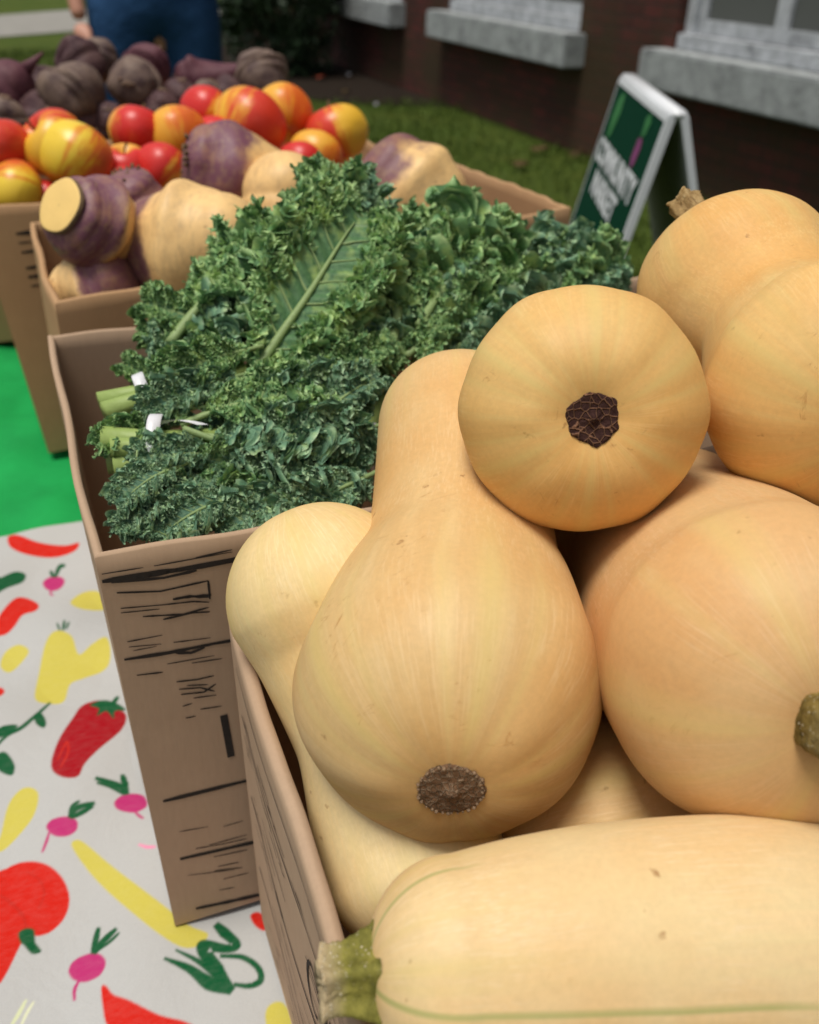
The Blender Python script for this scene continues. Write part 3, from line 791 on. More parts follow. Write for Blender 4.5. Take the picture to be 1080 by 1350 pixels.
# ================================================================== CURLY KALE
def kale_leaf_mesh(name, seed, mat, W=.30, A=(1.25, 1.0), arch=.12, flat=.12, cup=.22, nros=150, rsz=.038):
    """unit length along +X, normal +Z; a lamina whose outer part breaks up into tight frilled curls"""
    rng = np.random.default_rng(seed); ns, nt = 110, 16
    s0 = .16
    q = np.linspace(0, 1, ns)
    w = W*(np.clip(q, 0, 1)**.5)*(np.clip(1-q, 0, 1)**.40)*1.42*(1+.14*smooth_noise(rng, q, 4, 2, 6)) + .012
    x = s0 + (1-s0)*q
    zc = arch*np.sin(pi*x*.9) - .02
    V = []; F = []; ed = []; ve = []; GS = []
    for side in (-1, 1):
        t = np.linspace(0, 1, nt); T = t[None, :]; Q = q[:, None]
        def ph(k, am): return (2*pi*k*q + am*smooth_noise(rng, q, 5, 1, k*.6) + rng.uniform(0, 6.28))[:, None]
        tt = np.clip((T-flat)/(1-flat), 0, 1)
        am = lambda: (1+.5*smooth_noise(rng, q, 4, 2, 9))[:, None]
        p1, p2 = ph(4.0, 2.2), ph(11, 3.0)
        phi = cup + A[0]*tt**1.2*np.sin(p1)*am() + A[1]*tt**1.7*np.sin(p2)*am()
        swing = .45*tt**1.5*np.cos(p2*1.0+.6)*am()
        dt = 1/(nt-1); al = radians(32)
        dx = (sin(al)*np.cos(phi) + swing); dy = cos(al)*np.cos(phi); dz = np.sin(phi)
        ww = w[:, None]
        X = x[:, None] + np.cumsum(dx*ww*dt, 1) - dx[:, :1]*ww*dt
        Y = side*(np.cumsum(dy*ww*dt, 1) - dy[:, :1]*ww*dt)
        Z = zc[:, None] + np.cumsum(dz*ww*dt, 1) - dz[:, :1]*ww*dt
        Z = Z + .007*np.sin(2*pi*13*Q+3*T)*np.sin(pi*np.clip(T*1.3, 0, 1))
        G = np.stack([X, Y, Z], -1)
        V += G.reshape(-1, 3).tolist()
        ff = grid_faces(ns, nt, False, len(V)-ns*nt)
        F += ff if side == 1 else [f[::-1] for f in ff]
        ed.append(np.broadcast_to(T*.35, X.shape).ravel())
        vq = (Q*7.5 + .25*side) % 1.0
        vein = np.clip(1-np.abs(vq-.5)/(.10*(1-.75*T)+.004), 0, 1)*np.clip(1.15-T*1.25, 0, 1)
        ve.append(np.broadcast_to(vein, X.shape).ravel())
        # frills
        gq = np.gradient(G, axis=0); gt = np.gradient(G, axis=1)
        N = np.cross(gq, gt); N /= np.linalg.norm(N, axis=-1, keepdims=True)+1e-9; N *= np.sign(N[..., 2:]+1e-9)
        GS.append((0, G, N, side))
        nr_, nth = 7, 40
        r = np.linspace(.05, 1, nr_)[:, None]; th = np.linspace(0, 2*pi, nth, endpoint=False)[None, :]
        for _ in range(nros//2):
            tv = 1-(1-flat)*rng.random()**1.35*.97 if flat < .25 else flat+(1-flat)*rng.random()**.8
            iq = int(np.clip((rng.random()**.9)*ns, 1, ns-2)); it = int(np.clip(tv*(nt-1), 1, nt-1))
            c = G[iq, it]; n = N[iq, it]+rng.normal(size=3)*.32; n[2] += .25; n /= np.linalg.norm(n)
            a, b, _ = frame(n, (1, .2, 0)); sz = rsz*rng.uniform(.65, 1.3)*(.6+.4*min(1, w[iq]/W*1.2))
            k1 = rng.integers(3, 6); k2 = rng.integers(9, 14)
            f1, f2, f3 = rng.uniform(0, 6.28, 3)
            # hyperbolic disc: the edge is much longer than a circle and folds up and down
            ang = th + .42*r**1.5*np.sin(k1*th+f1+.8) + .22*r**2.5*np.sin(k2*th+f2+.7)
            rad = r*(1-.30*r*np.abs(np.sin(k1*th+f1)) + .10*r**2*np.cos(k2*th+f2)) *(1+.25*np.sin(2*th+f3))
            hgt = .62*r**1.5*np.sin(k1*th+f1) + .24*r**2.6*np.sin(k2*th+f2) + .42*r**1.3
            P = c + sz*(rad[..., None]*(np.cos(ang)[..., None]*a + np.sin(ang)[..., None]*b) + (hgt+.15)[..., None]*n)
            b0 = len(V); V += P.reshape(-1, 3).tolist(); F += grid_faces(nr_, nth, True, b0)
            ed.append((.25+.75*np.broadcast_to(r, P.shape[:2])*np.clip(.55+.45*np.sin(k1*th+f1)+.2*np.sin(k2*th+f2), .15, 1)).ravel()); ve.append(np.zeros(nr_*nth))
    # continuous frills that run along the leaf like ruffled ribbons
    for (_, G, N, side) in GS:
        for tv in np.linspace(max(flat, .16)+.08, 1.0, 8 if flat < .3 else 6):
            it = min(nt-1, max(1, int(round(tv*(nt-1))))); mm_, rows = 380, 6
            qq = np.linspace(.0, .995, mm_)*(ns-1); i0 = np.clip(qq.astype(int), 0, ns-2); fr = (qq-i0)[:, None]
            uu = np.linspace(0, 1, mm_); ft = np.clip((tv + .075*smooth_noise(rng, uu, 5, 2, 9))*(nt-1), 1, nt-1.001); j0 = ft.astype(int); fj = (ft-j0)[:, None]
            S = lambda Z: (Z[i0, j0]*(1-fr)+Z[i0+1, j0]*fr)*(1-fj) + (Z[i0, j0+1]*(1-fr)+Z[i0+1, j0+1]*fr)*fj
            C = S(G); n = S(N)
            tg = np.gradient(C, axis=0); tg /= np.linalg.norm(tg, axis=1)[:, None]+1e-9
            out = np.cross(tg, n); out *= np.sign(np.sum(out*np.array((.2, side, 0)), 1))[:, None]
            u = np.linspace(0, 1, mm_)
            f1 = 2*pi*rng.uniform(13, 17)*u + 2.6*smooth_noise(rng, u, 5, 1, 6) + rng.uniform(0, 6.28)
            f2 = 2*pi*rng.uniform(36, 44)*u + 3.2*smooth_noise(rng, u, 5, 2, 12) + rng.uniform(0, 6.28)
            amp = (1+.55*smooth_noise(rng, u, 4, 2, 9)); Hh = .040*(1+.35*smooth_noise(rng, u, 4, 3, 14))*np.clip(np.sin(pi*np.clip(u, .02, .99))**.4, .3, 1)
            b0 = len(V); Ps = []
            for k in range(rows):
                h = k/(rows-1)
                lat = (.024*np.sin(f1)*h**.9 + .0115*np.sin(f2)*h**1.5)*amp + (.018*tv+.004)*h
                alg = (.013*np.sin(2*f1+.5)*h**1.2 + .0075*np.cos(f2)*h**1.6)*amp
                up = Hh*(h-.22*h*h)*(1+.25*np.sin(f2+1)*h) - .004
                Ps.append(C + out*lat[:, None] + tg*alg[:, None] + n*up[:, None])
            P = np.stack(Ps, 0); V += P.reshape(-1, 3).tolist(); F += grid_faces(rows, mm_, False, b0)
            hh = np.linspace(.15, 1, rows)[:, None]*(.62+.38*np.sin(f2+1.2))[None, :]
            ed.append(hh.ravel()); ve.append(np.zeros(rows*mm_))
    me_o = mesh_obj(name, V, F, mat, None, True, attrs={'edge': np.concatenate(ed), 'vein': np.concatenate(ve)})
    me = me_o.data; bpy.data.objects.remove(me_o)
    mb = MB(); xs = np.linspace(-.02, .93, 26)
    for (bse, Gs, Ns, sd_) in GS:
        for k in range(1, 8):
            q0 = (k-.5-.25*sd_+.5)/7.5-.066
            if not .06 < q0 < .86: continue
            pts = []
            for t_ in np.linspace(0, .78, 8):
                iq = int(np.clip((q0+.02*t_)*(ns-1), 0, ns-1)); it = int(t_*(nt-1)); pts.append(Gs[iq, it]+Ns[iq, it]*.003)
            mb.tube(pts, [.0065*(1-.85*i_/7)*(1-.45*q0) for i_ in range(8)], 6)
    mb.tube([(v_, .004*sin(9*v_), arch*sin(pi*v_*.9)-(.012 if flat > .3 else .026)) for v_ in xs], [max(.0035, .022*(1-v_)**.8) for v_ in xs], 8)
    mr = mesh_obj('midrib', mb.V, mb.F, M['midrib'], None, True); mm = mr.data; bpy.data.objects.remove(mr)
    return me, mm
LEAF = [kale_leaf_mesh('leaf', 11, M['kale']), kale_leaf_mesh('leaf', 12, M['kale'], W=.34, flat=.22, nros=210), kale_leaf_mesh('leaf', 13, M['kale_blue'], W=.32),
        kale_leaf_mesh('leaf', 14, M['kale_blue'], W=.38, flat=.34, nros=180), kale_leaf_mesh('leaf', 15, M['kale'], W=.30, arch=.2)]
HERO = kale_leaf_mesh('leaf', 21, M['kale'], W=.36, flat=.42, arch=.05, A=(.4, .7), nros=190)

def place_leaf(root, pair, p0, p1, up, roll=0.0, lab=None, widen=1.0):
    p0 = np.asarray(p0); p1 = np.asarray(p1); d = p1-p0; L = np.linalg.norm(d); d = d/L
    u = np.asarray(up, float); u = u - d*(u @ d); u /= np.linalg.norm(u); s = np.cross(u, d)
    u2 = u*cos(roll)+s*sin(roll); s2 = np.cross(u2, d)
    o = link(bpy.data.objects.new('leaf', pair[0])); o.parent = root
    off = p0 - np.array(root.location)
    Mx = Matrix(((d[0], s2[0]*widen, u2[0], off[0]), (d[1], s2[1]*widen, u2[1], off[1]), (d[2], s2[2]*widen, u2[2], off[2]), (0, 0, 0, 1)))
    o.matrix_local = Mx @ Matrix.Diagonal((L, L, L, 1))
    m = link(bpy.data.objects.new('midrib', pair[1])); m.parent = o
    return o

rk = random.Random(12)
def kale_bunch(label, base, leaves, ups=(0, -.35, 1), stems=True, seed=0):
    """base: point where the stems are tied; leaves: (base offset px or None, tip px..., which mesh)"""
    b = np.asarray(base); root = empty('kale_bunch', b, label, 'kale', 'bunches of curly kale in one box')
    for (p0, p1, pair, roll, up, wd) in leaves: place_leaf(root, pair, p0, p1, up, roll, None, wd)
    return root
UP = np.array((-.15, -.55, .83))
def fan(base, tips, jit=.016, start=.25, up=UP, pairs=LEAF, rollj=.8, wd=1.0):
    out = []
    for i, (u, v, y) in enumerate(tips):
        tip = at_y(u, v, y); b = np.asarray(base)
        p0 = b + (tip-b)*start + np.array([rk.uniform(-jit, jit) for _ in range(3)])
        out.append((p0, tip, pairs[(i*3+int(u)) % len(pairs)], rk.uniform(-rollj, rollj), up+np.array([rk.uniform(-.25, .25) for _ in range(3)]), wd*rk.uniform(.9, 1.15)))
    return out
def stems_and_tie(root, base, toward, n, spread, lab_tie=True, r=.0055, seed=0):
    rng = np.random.default_rng(seed); a, b, d = frame(np.asarray(toward)-np.asarray(base)); base = np.asarray(base)
    for k in range(n):
        th = 2*pi*k/n; q = spread*(.45+.55*rng.random()); o_ = (a*cos(th)+b*sin(th))*q
        mb = MB(); rr = r*rng.uniform(.8, 1.25)
        mb.tube([base-d*rng.uniform(.020, .030)+o_*1.2, base+o_*.8, base+d*.06+o_*1.3], [rr*1.15, rr, rr*.9], 9)
        mb.build('stem', M['kale_stem'], root, True)
    V = []; n_ = 36
    for w_ in (-.0035, -.003, .003, .0035):
        for k in range(n_):
            th = 2*pi*k/n_; q = spread*1.35+.004+.0012*sin(5*th)+(.0006 if abs(w_) < .0032 else 0)
            V.append(base + (a*cos(th)+b*sin(th))*q + d*(w_+.002*sin(2*th)))
    F = grid_faces(4, n_, True)
    # free end of the tie
    b0 = len(V); tdir = (a*.2+np.array(cU)*.6-np.array(cF)*.4); tdir /= np.linalg.norm(tdir)
    for k in range(9):
        f = k/8; c = base + tdir*(spread*1.25+.003*sin(3*f)) + d*(.010*f) + np.array(cR)*.016*f
        V += [c-d*(.0033+.0008*sin(5*f)), c+d*.0033]
    F += [(b0+2*k, b0+2*k+1, b0+2*k+3, b0+2*k+2) for k in range(8)]
    return mesh_obj('twist_tie', V, F, M['tie'], root, True)

# upper bunch: the large leaf with its pale midrib in view
b1 = at_y(196, 535, .520)
tips1 = [(222, 428, .575), (258, 425, .59), (215, 485, .55), (312, 402, .60), (355, 375, .61), (405, 335, .62), (500, 385, .58), (560, 395, .585), (295, 445, .57), (245, 460, .55), (265, 520, .52), (478, 310, .62), (430, 310, .62), (250, 425, .58), (210, 530, .51), (470, 400, .57), (360, 420, .57)]
L1 = fan(b1, tips1)
L1.append((at_y(312, 532, .485), at_y(478, 280, .575), HERO, .0, np.array((-.05, -.72, .70)), 1.0))
L1.append((at_y(395, 390, .57), at_y(452, 235, .64), LEAF[4], .2, np.array((-.3, -.7, .5)), 1.0))
L1.append((at_y(430, 380, .57), at_y(484, 244, .64), LEAF[2], -.2, np.array((.1, -.8, .5)), .7))
L1.append((at_y(345, 455, .50), at_y(205, 505, .485), LEAF[0], .2, np.array((-.2, -.6, .75)), 1.0))
L1.append((at_y(330, 490, .485), at_y(190, 545, .470), LEAF[2], .1, np.array((-.2, -.6, .75)), .9))
L1.append((at_y(300, 440, .55), at_y(190, 400, .59), LEAF[1], .2, np.array((-.3, -.5, .8)), 1.0))
L1.append((at_y(235, 560, .485), at_y(125, 590, .455), LEAF[0], .3, np.array((-.3, -.5, .8)), .8))
L1.append((at_y(240, 520, .51), at_y(165, 480, .545), LEAF[1], .2, np.array((-.3, -.5, .8)), .8))
L1.append((at_y(300, 480, .55), at_y(185, 440, .575), LEAF[4], .2, np.array((-.3, -.5, .8)), .9))
L1.append((at_y(430, 480, .50), at_y(520, 400, .56), LEAF[3], .1, np.array((.1, -.7, .7)), 1.0))
L1.append((at_y(380, 500, .49), at_y(520, 470, .50), LEAF[0], .1, np.array((.1, -.7, .7)), 1.0))
r1 = kale_bunch('big kale bunch at the back left, topped by a leaf with a long pale midrib', b1, L1)
stems_and_tie(r1, b1, at_y(300, 490, .53), 6, .011, seed=1)
# lower bunch: bluish leaves along the front rim
b2 = at_y(205, 592, .455)
tips2 = [(172, 685, .412), (205, 690, .41), (250, 690, .41), (300, 675, .415), (350, 655, .415), (400, 625, .425), (450, 600, .43), (485, 560, .45), (430, 530, .46), (360, 540, .46), (300, 530, .47), (250, 590, .44), (480, 620, .42), (330, 600, .43), (210, 640, .42), (170, 650, .42), (190, 700, .41), (280, 640, .42), (390, 580, .44), (240, 550, .47), (440, 640, .415)]
L2 = fan(b2, tips2, wd=1.15, pairs=[LEAF[2], LEAF[3], LEAF[0], LEAF[2], LEAF[1]], up=np.array((-.1, -.8, .65)))
for (ua, va, ya, ub, vb, yb, k) in [(245, 610, .428, 155, 668, .410, 3), (260, 640, .418, 158, 705, .402, 2), (330, 650, .418, 200, 716, .396, 3), (430, 640, .414, 290, 706, .396, 2), (300, 600, .44, 175, 612, .436, 2), (500, 620, .41, 370, 690, .397, 3), (390, 560, .45, 270, 560, .465, 0), (500, 560, .43, 390, 600, .43, 2), (330, 560, .455, 420, 500, .475, 0), (420, 550, .445, 500, 500, .465, 3), (350, 690, .40, 440, 650, .405, 2), (240, 715, .393, 175, 695, .40, 3)]:
    L2.append((at_y(ua, va, ya), at_y(ub, vb, yb), LEAF[k], rk.uniform(-.3, .3), np.array((-.15, -.6, .75)), 1.1))
r2 = kale_bunch('low bluish green kale bunch along the front rim of its box', b2, L2)
stems_and_tie(r2, b2, at_y(330, 590, .45), 5, .010, seed=2)
# right bunch behind the squashes
b3 = at_y(470, 520, .47)
tips3 = [(578, 355, .61), (602, 302, .63), (640, 318, .62), (680, 360, .60), (560, 370, .59), (620, 365, .59), (660, 390, .57), (540, 410, .55), (600, 420, .54), (690, 395, .57), (510, 440, .53), (622, 335, .61), (480, 470, .51), (520, 480, .5)]
r3 = kale_bunch('kale bunch in the middle of its box rising behind the golden squash', b3, fan(b3, tips3, start=.32))
stems_and_tie(r3, at_y(455, 545, .47)-np.array((0, 0, .03)), at_y(560, 420, .54), 5, .010, seed=3)
b4 = at_y(690, 480, .53)
tips4 = [(722, 306, .63), (745, 325, .625), (790, 335, .61), (815, 365, .60), (770, 360, .60), (720, 360, .60), (825, 390, .58), (760, 400, .57), (690, 410, .57)]
r4 = kale_bunch('small kale bunch at the right end, its tips near the sandwich board', b4, fan(b4, tips4, wd=.9))
stems_and_tie(r4, b4-np.array((0, 0, .03)), at_y(760, 380, .58), 4, .010, seed=4)

# ================================================================== TABLES AND CLOTHS
TX0, TX1 = -.235, .595
def poly_in(U, V_, poly):
    inside = np.zeros(U.shape, bool); n = len(poly); j = n-1
    for i in range(n):
        xi, yi = poly[i]; xj, yj = poly[j]
        if yi != yj:
            c = ((yi > V_) != (yj > V_)) & (U < (xj-xi)*(V_-yi)/(yj-yi)+xi); inside ^= c
        j = i
    return inside
def sm(pts, n=8):
    """closed smooth outline"""
    P = [np.array(p, float) for p in pts]; N = len(P); out = []
    for i in range(N):
        a, b, c, d = P[i-1], P[i], P[(i+1) % N], P[(i+2) % N]
        for k in range(n):
            t = k/n; out.append(.5*((2*b)+(-a+c)*t+(2*a-5*b+4*c-d)*t*t+(-a+3*b-3*c+d)*t**3))
    return [tuple(p) for p in out]
def brush(pts, w, n=10):
    """open brush stroke of width w (px), tapered"""
    P = np.array(pts, float); C, _ = catmull(P, n*len(P)); T = np.gradient(C, axis=0); T /= np.linalg.norm(T, axis=1)[:, None]+1e-9
    N = np.stack([-T[:, 1], T[:, 0]], 1); f = np.linspace(0, 1, len(C)); ww = (0 if isinstance(w, (list, tuple)) else w)*.5*(.45+.55*np.sin(pi*np.clip(f, .05, .95))**.6)
    if isinstance(w, (list, tuple)): ww = np.interp(f, np.linspace(0, 1, len(w)), w)*.5
    return [tuple(p) for p in np.vstack([C+N*ww[:, None], (C-N*ww[:, None])[::-1]])]
RED, DRED, YEL, PINK, GRN = (.58, .012, .004), (.33, .002, .008), (.56, .49, .085), (.46, .028, .15), (.002, .085, .026)
LRED = (.50, .014, .006)
DEC = []
def D(col, poly): DEC.append((col, poly))
D(RED, sm([(10, 706), (22, 704), (50, 714), (85, 718), (104, 716), (98, 727), (70, 733), (35, 730), (14, 720)]))
D(GRN, sm([(-12, 770), (0, 764), (20, 754), (33, 756), (30, 766), (10, 776), (-8, 786)])); D(GRN, brush([(-10, 756), (0, 768), (8, 774)], 6))
D(PINK, sm([(56, 766), (64, 759), (78, 758), (85, 764), (80, 773), (70, 777), (60, 774)])); D(PINK, brush([(68, 774), (66, 780), (70, 784)], 3)); D(GRN, brush([(72, 759), (78, 746), (86, 744)], 6)); D(GRN, brush([(70, 759), (66, 750)], 5))
D(RED, sm([(-6, 836), (-2, 815), (18, 790), (34, 787), (50, 796), (48, 806), (30, 812), (20, 826), (8, 836)]))
D(YEL, sm([(93, 795), (108, 780), (130, 778), (140, 800), (110, 804)]))
D(YEL, sm([(46, 920), (52, 880), (62, 848), (76, 836), (95, 842), (104, 862), (122, 850), (140, 842), (146, 860), (140, 880), (110, 892), (92, 900), (84, 922), (66, 926)])); D(GRN, brush([(84, 836), (86, 822)], 4)); D(GRN, brush([(80, 836), (76, 826)], 3)); D(GRN, brush([(88, 834), (92, 824)], 3))
D(YEL, sm([(0, 876), (6, 858), (24, 850), (38, 858), (30, 870), (12, 884)]))
D(GRN, brush([(-6, 990), (10, 974), (30, 962), (50, 942), (66, 924)], 5)); D(GRN, sm([(46, 946), (54, 940), (61, 952), (58, 961), (48, 956)])); D(GRN, sm([(-8, 972), (6, 962), (24, 960), (16, 970), (-2, 978)])); D(GRN, sm([(-4, 998), (8, 994), (19, 1008), (16, 1021), (2, 1018), (-6, 1010)])); D(RED, sm([(-10, 912), (0, 905), (6, 912), (-2, 920), (-12, 922)]))
D(DRED, sm([(68, 1005), (78, 976), (96, 946), (108, 928), (130, 922), (150, 932), (166, 942), (160, 962), (130, 990), (112, 1010), (104, 1026), (88, 1028), (72, 1020)]))
D(LRED, brush([(76, 1004), (88, 980), (90, 994), (80, 1014)], 3))
D(GRN, sm([(118, 928), (134, 922), (152, 926), (166, 936), (152, 938), (150, 948), (140, 938), (128, 944), (130, 934)])); D(GRN, brush([(148, 928), (156, 918)], 6))
D(YEL, sm([(-8, 1115), (0, 1100), (10, 1060), (26, 1040), (42, 1038), (51, 1050), (44, 1078), (22, 1104), (2, 1120)]))
D(PINK, sm([(62, 1092), (70, 1084), (88, 1081), (102, 1086), (102, 1098), (90, 1106), (74, 1106), (65, 1100)])); D(PINK, brush([(66, 1100), (62, 1112), (56, 1126)], 4)); D(GRN, brush([(92, 1083), (102, 1070), (126, 1062)], 8)); D(GRN, brush([(94, 1083), (108, 1076), (124, 1066)], 7)); D(GRN, brush([(92, 1082), (96, 1068), (106, 1060)], 5))
D(PINK, sm([(151, 1060), (160, 1050), (176, 1046), (190, 1050), (194, 1064), (180, 1073), (164, 1072), (154, 1068)])); D(PINK, brush([(178, 1072), (184, 1078), (190, 1082)], 4)); D(GRN, brush([(166, 1048), (160, 1038), (150, 1034), (126, 1028)], 9)); D(GRN, brush([(168, 1048), (164, 1030), (161, 1020)], 9)); D(GRN, brush([(164, 1048), (146, 1038), (128, 1034)], 6))
D((.82, .25, .42), brush([(183, 1116), (194, 1120), (206, 1120)], 4))
D(YEL, sm([(96, 1120), (100, 1111), (112, 1114), (140, 1136), (180, 1168), (215, 1196), (250, 1222), (274, 1232), (264, 1248), (240, 1252), (205, 1232), (160, 1192), (120, 1152)]))
D(RED, sm([(-10, 1160), (10, 1142), (36, 1136), (64, 1142), (84, 1160), (91, 1184), (84, 1208), (66, 1226), (48, 1232), (36, 1228), (24, 1250), (8, 1284), (-4, 1296), (-14, 1250)])); D(LRED, brush([(-4, 1176), (14, 1188), (30, 1206), (34, 1222)], 5)); D(LRED, brush([(34, 1148), (52, 1160), (58, 1176), (50, 1196)], 3)); D(GRN, sm([(24, 1228), (34, 1222), (44, 1224), (46, 1240), (54, 1252), (42, 1256), (32, 1246), (26, 1240)]))
D(PINK, sm([(90, 1278), (96, 1266), (112, 1258), (130, 1258), (140, 1270), (134, 1286), (118, 1294), (104, 1294), (94, 1288)])); D(PINK, brush([(104, 1292), (98, 1304), (98, 1318)], 5)); D(GRN, brush([(122, 1258), (126, 1240), (130, 1222)], 9)); D(GRN, brush([(124, 1258), (136, 1242), (154, 1226)], 9)); D(GRN, brush([(124, 1256), (144, 1244), (158, 1232)], 5))
D(GRN, brush([(217, 1268), (250, 1280), (276, 1298), (306, 1308)], [4, 12, 20, 12])); D(GRN, brush([(232, 1256), (262, 1270), (290, 1290), (308, 1308)], [3, 8, 14, 8])); D(GRN, brush([(306, 1306), (286, 1280), (268, 1250), (300, 1252), (312, 1246), (296, 1230), (284, 1218)], [8, 20, 18, 12, 12, 16, 10])); D(GRN, brush([(290, 1262), (320, 1264), (340, 1278), (344, 1294), (330, 1302), (308, 1300)], 9))
D(RED, sm([(134, 1306), (140, 1302), (150, 1314), (170, 1322), (210, 1340), (250, 1350), (290, 1380), (230, 1400), (160, 1390), (140, 1350)]))
D(YEL, sm([(350, 1340), (356, 1326), (372, 1322), (384, 1340), (380, 1370), (356, 1368)]))
D(RED, sm([(330, 1206), (342, 1202), (356, 1220), (348, 1228), (336, 1220)]))
D((.62, .66, .40), brush([(14, 1350), (24, 1334), (34, 1316)], 5)); D((.66, .68, .46), brush([(26, 1352), (34, 1334), (44, 1318)], 4))
# to plan coordinates on the table, then spread copies over the rest of the cloth
DECP = []
for col, poly in DEC:
    P = [at_z(u, v, TABLE)[:2] for u, v in poly]; DECP.append((col, np.array(P)))
span = 0.20
rdec = random.Random(21)
motifs = DECP[:]
extra = []
for (ox, oy) in ((-span, .02), (-2*span, -.05), (.24, .03), (.46, -.04), (0, -.62), (-span, -.58), (.25, -.60), (.47, -.63), (-2*span, -.60)):
    for col, P in motifs: extra.append((col, P+np.array((ox, oy))))
ALLDEC = extra + motifs

def cloth(name, label, y0, y1, zt, xs, ys, mat, dec, drop=.42, thick=0, ruck=.0020):
    """grid over the table top that hangs down over both long sides"""
    X, Y = np.meshgrid(xs, ys, indexing='ij')
    over_l = np.clip(TX0-X, 0, None); over_r = np.clip(X-TX1, 0, None); over_f = 0*X
    rip = .010*np.sin(Y*27+1.0)+.006*np.sin(Y*61)
    k = np.clip(over_l/.12, 0, 1); k2 = np.clip(over_r/.12, 0, 1)
    PX = np.where(over_l > 0, TX0-.006*np.clip(over_l/.01, 0, 1)-k*np.abs(rip)-.02*k, np.where(over_r > 0, TX1+.006*np.clip(over_r/.01, 0, 1)+k2*np.abs(rip)+.02*k2, X))
    PZ = zt - over_l - over_r
    wr = ruck*(np.sin(X*38+Y*21+2*np.sin(Y*9))+.6*np.sin(X*71-Y*33+1.5)+.5*np.sin(Y*57+X*12))*np.clip(1-(over_l+over_r)*50, 0, 1)
    PZ = PZ + np.clip(wr, -.002, None)
    V = np.stack([PX, Y, PZ], -1).reshape(-1, 3)
    F = grid_faces(len(xs), len(ys))
    at = None
    if dec:
        C = np.tile(np.array((.46, .462, .45, 0.0)), (X.size, 1))
        xf, yf = X.ravel(), Y.ravel()
        for col, P in dec:
            lo, hi = P.min(0), P.max(0)
            m = (xf >= lo[0]-.001) & (xf <= hi[0]+.001) & (yf >= lo[1]-.001) & (yf <= hi[1]+.001)
            if not m.any(): continue
            idx = np.nonzero(m)[0]
            cov = sum(poly_in(xf[idx]+ox*.0010, yf[idx]+oy*.0011, P).astype(float) for ox in (-.45, -.15, .15, .45) for oy in (-.45, -.15, .15, .45))/16
            C[idx] = C[idx]*(1-cov[:, None]) + np.array((*col, 1))*cov[:, None]
        at = {'print': C}
    o = mesh_obj(name, V, F, mat, None, True, attrs=at)
    tag(o, label, 'tablecloth')
    centre(o, ((TX0+TX1)/2, (y0+y1)/2, zt)); return o

def cloth_mat(name, printed, col=(.6, .6, .6)):
    t = NT(name); o = t.obj()
    weave = t.noise(o, 900, 2, .5); big = t.noise(o, 7, 4, .6); br = t.noise(t.mapping(o, (1, 2.4, 1), (0, 0, 0), (0, 0, .7)), 120, 5, .65)
    if printed:
        c = t.attr('print', 'Color')
        c = t.mix(t.math('MULTIPLY', t.ramp(br, [(.35, 1.0), (.6, 0.0)]), .03), c, (.70, .68, .62))
    else:
        c = t.mix(t.ramp(big, [(.35, 0.0), (.7, 1.0)]), tuple(x*.8 for x in col), tuple(min(1, x*1.15) for x in col))
    c = t.mix(.10, c, t.ramp(weave, [(.3, .6), (.7, 1.0)]), 'MULTIPLY')
    t.base(c, .62 if printed else .7, .14)
    t.bump(t.math('ADD', t.math('MULTIPLY', t.noise(t.mapping(o, (1, 1, 1)), 22, 4, .6, 1.0), 1.0), t.math('MULTIPLY', weave, .05)), .35, .004)
    return t.m
M['cloth_print'] = cloth_mat('printed_white_cloth', True)
M['cloth_green'] = cloth_mat('bright_green_cloth', False, (.012, .33, .075))
def axis(*runs):
    out = []
    for a, b, st in runs: out += list(np.arange(a, b-1e-9, st))
    return np.array(out+[runs[-1][1]])
SEAM = .868
cloth('tablecloth', 'white tablecloth printed with red, yellow and pink vegetables under the nearest boxes', -.32, SEAM, TABLE,
      axis((TX0-.30, TX0-.004, .005), (TX0-.004, -.135, .0022), (-.135, .075, .0009), (.075, TX1+.01, .012), (TX1+.01, TX1+.30, .03)),
      axis((-.32, .27, .0028), (.27, SEAM+.006, .0010)), M['cloth_print'], ALLDEC)
cloth('tablecloth', 'plain bright green tablecloth under the farther boxes', SEAM-.03, 2.0, TABLE-.006,
      axis((TX0-.30, TX0-.005, .012), (TX0-.005, .05, .006), (.05, TX1+.01, .02), (TX1+.01, TX1+.30, .03)),
      axis((SEAM-.03, 1.3, .007), (1.3, 2.0, .02)), M['cloth_green'], None, ruck=.0040)
M['table_top'] = plain('grey_plastic', (.48, .48, .46), .5, .4, .08, 80, .2)
M['table_leg'] = plain('grey_steel', (.30, .31, .32), .4, .5, .1, 80, 0)
def folding_table(label, y0, y1, z):
    root = empty('folding_table', ((TX0+TX1)/2, (y0+y1)/2, 0), label, 'table', 'folding tables end to end')
    mb = MB(); mb.box(TX0+.004, TX1-.004, y0, y1, z-.045, z-.004, 0, .008); mb.build('tabletop', M['table_top'], root)
    for x in (TX0+.08, TX1-.08):
        for y in (y0+.12, y1-.12):
            mb = MB(); mb.tube([(x, y, .0), (x, y, z-.045)], .014, 10); mb.build('leg', M['table_leg'], root, True)
folding_table('folding table under the printed white cloth', -.30, SEAM-.035, TABLE-.010)
folding_table('folding table under the green cloth', SEAM-.030, 1.98, TABLE-.016)

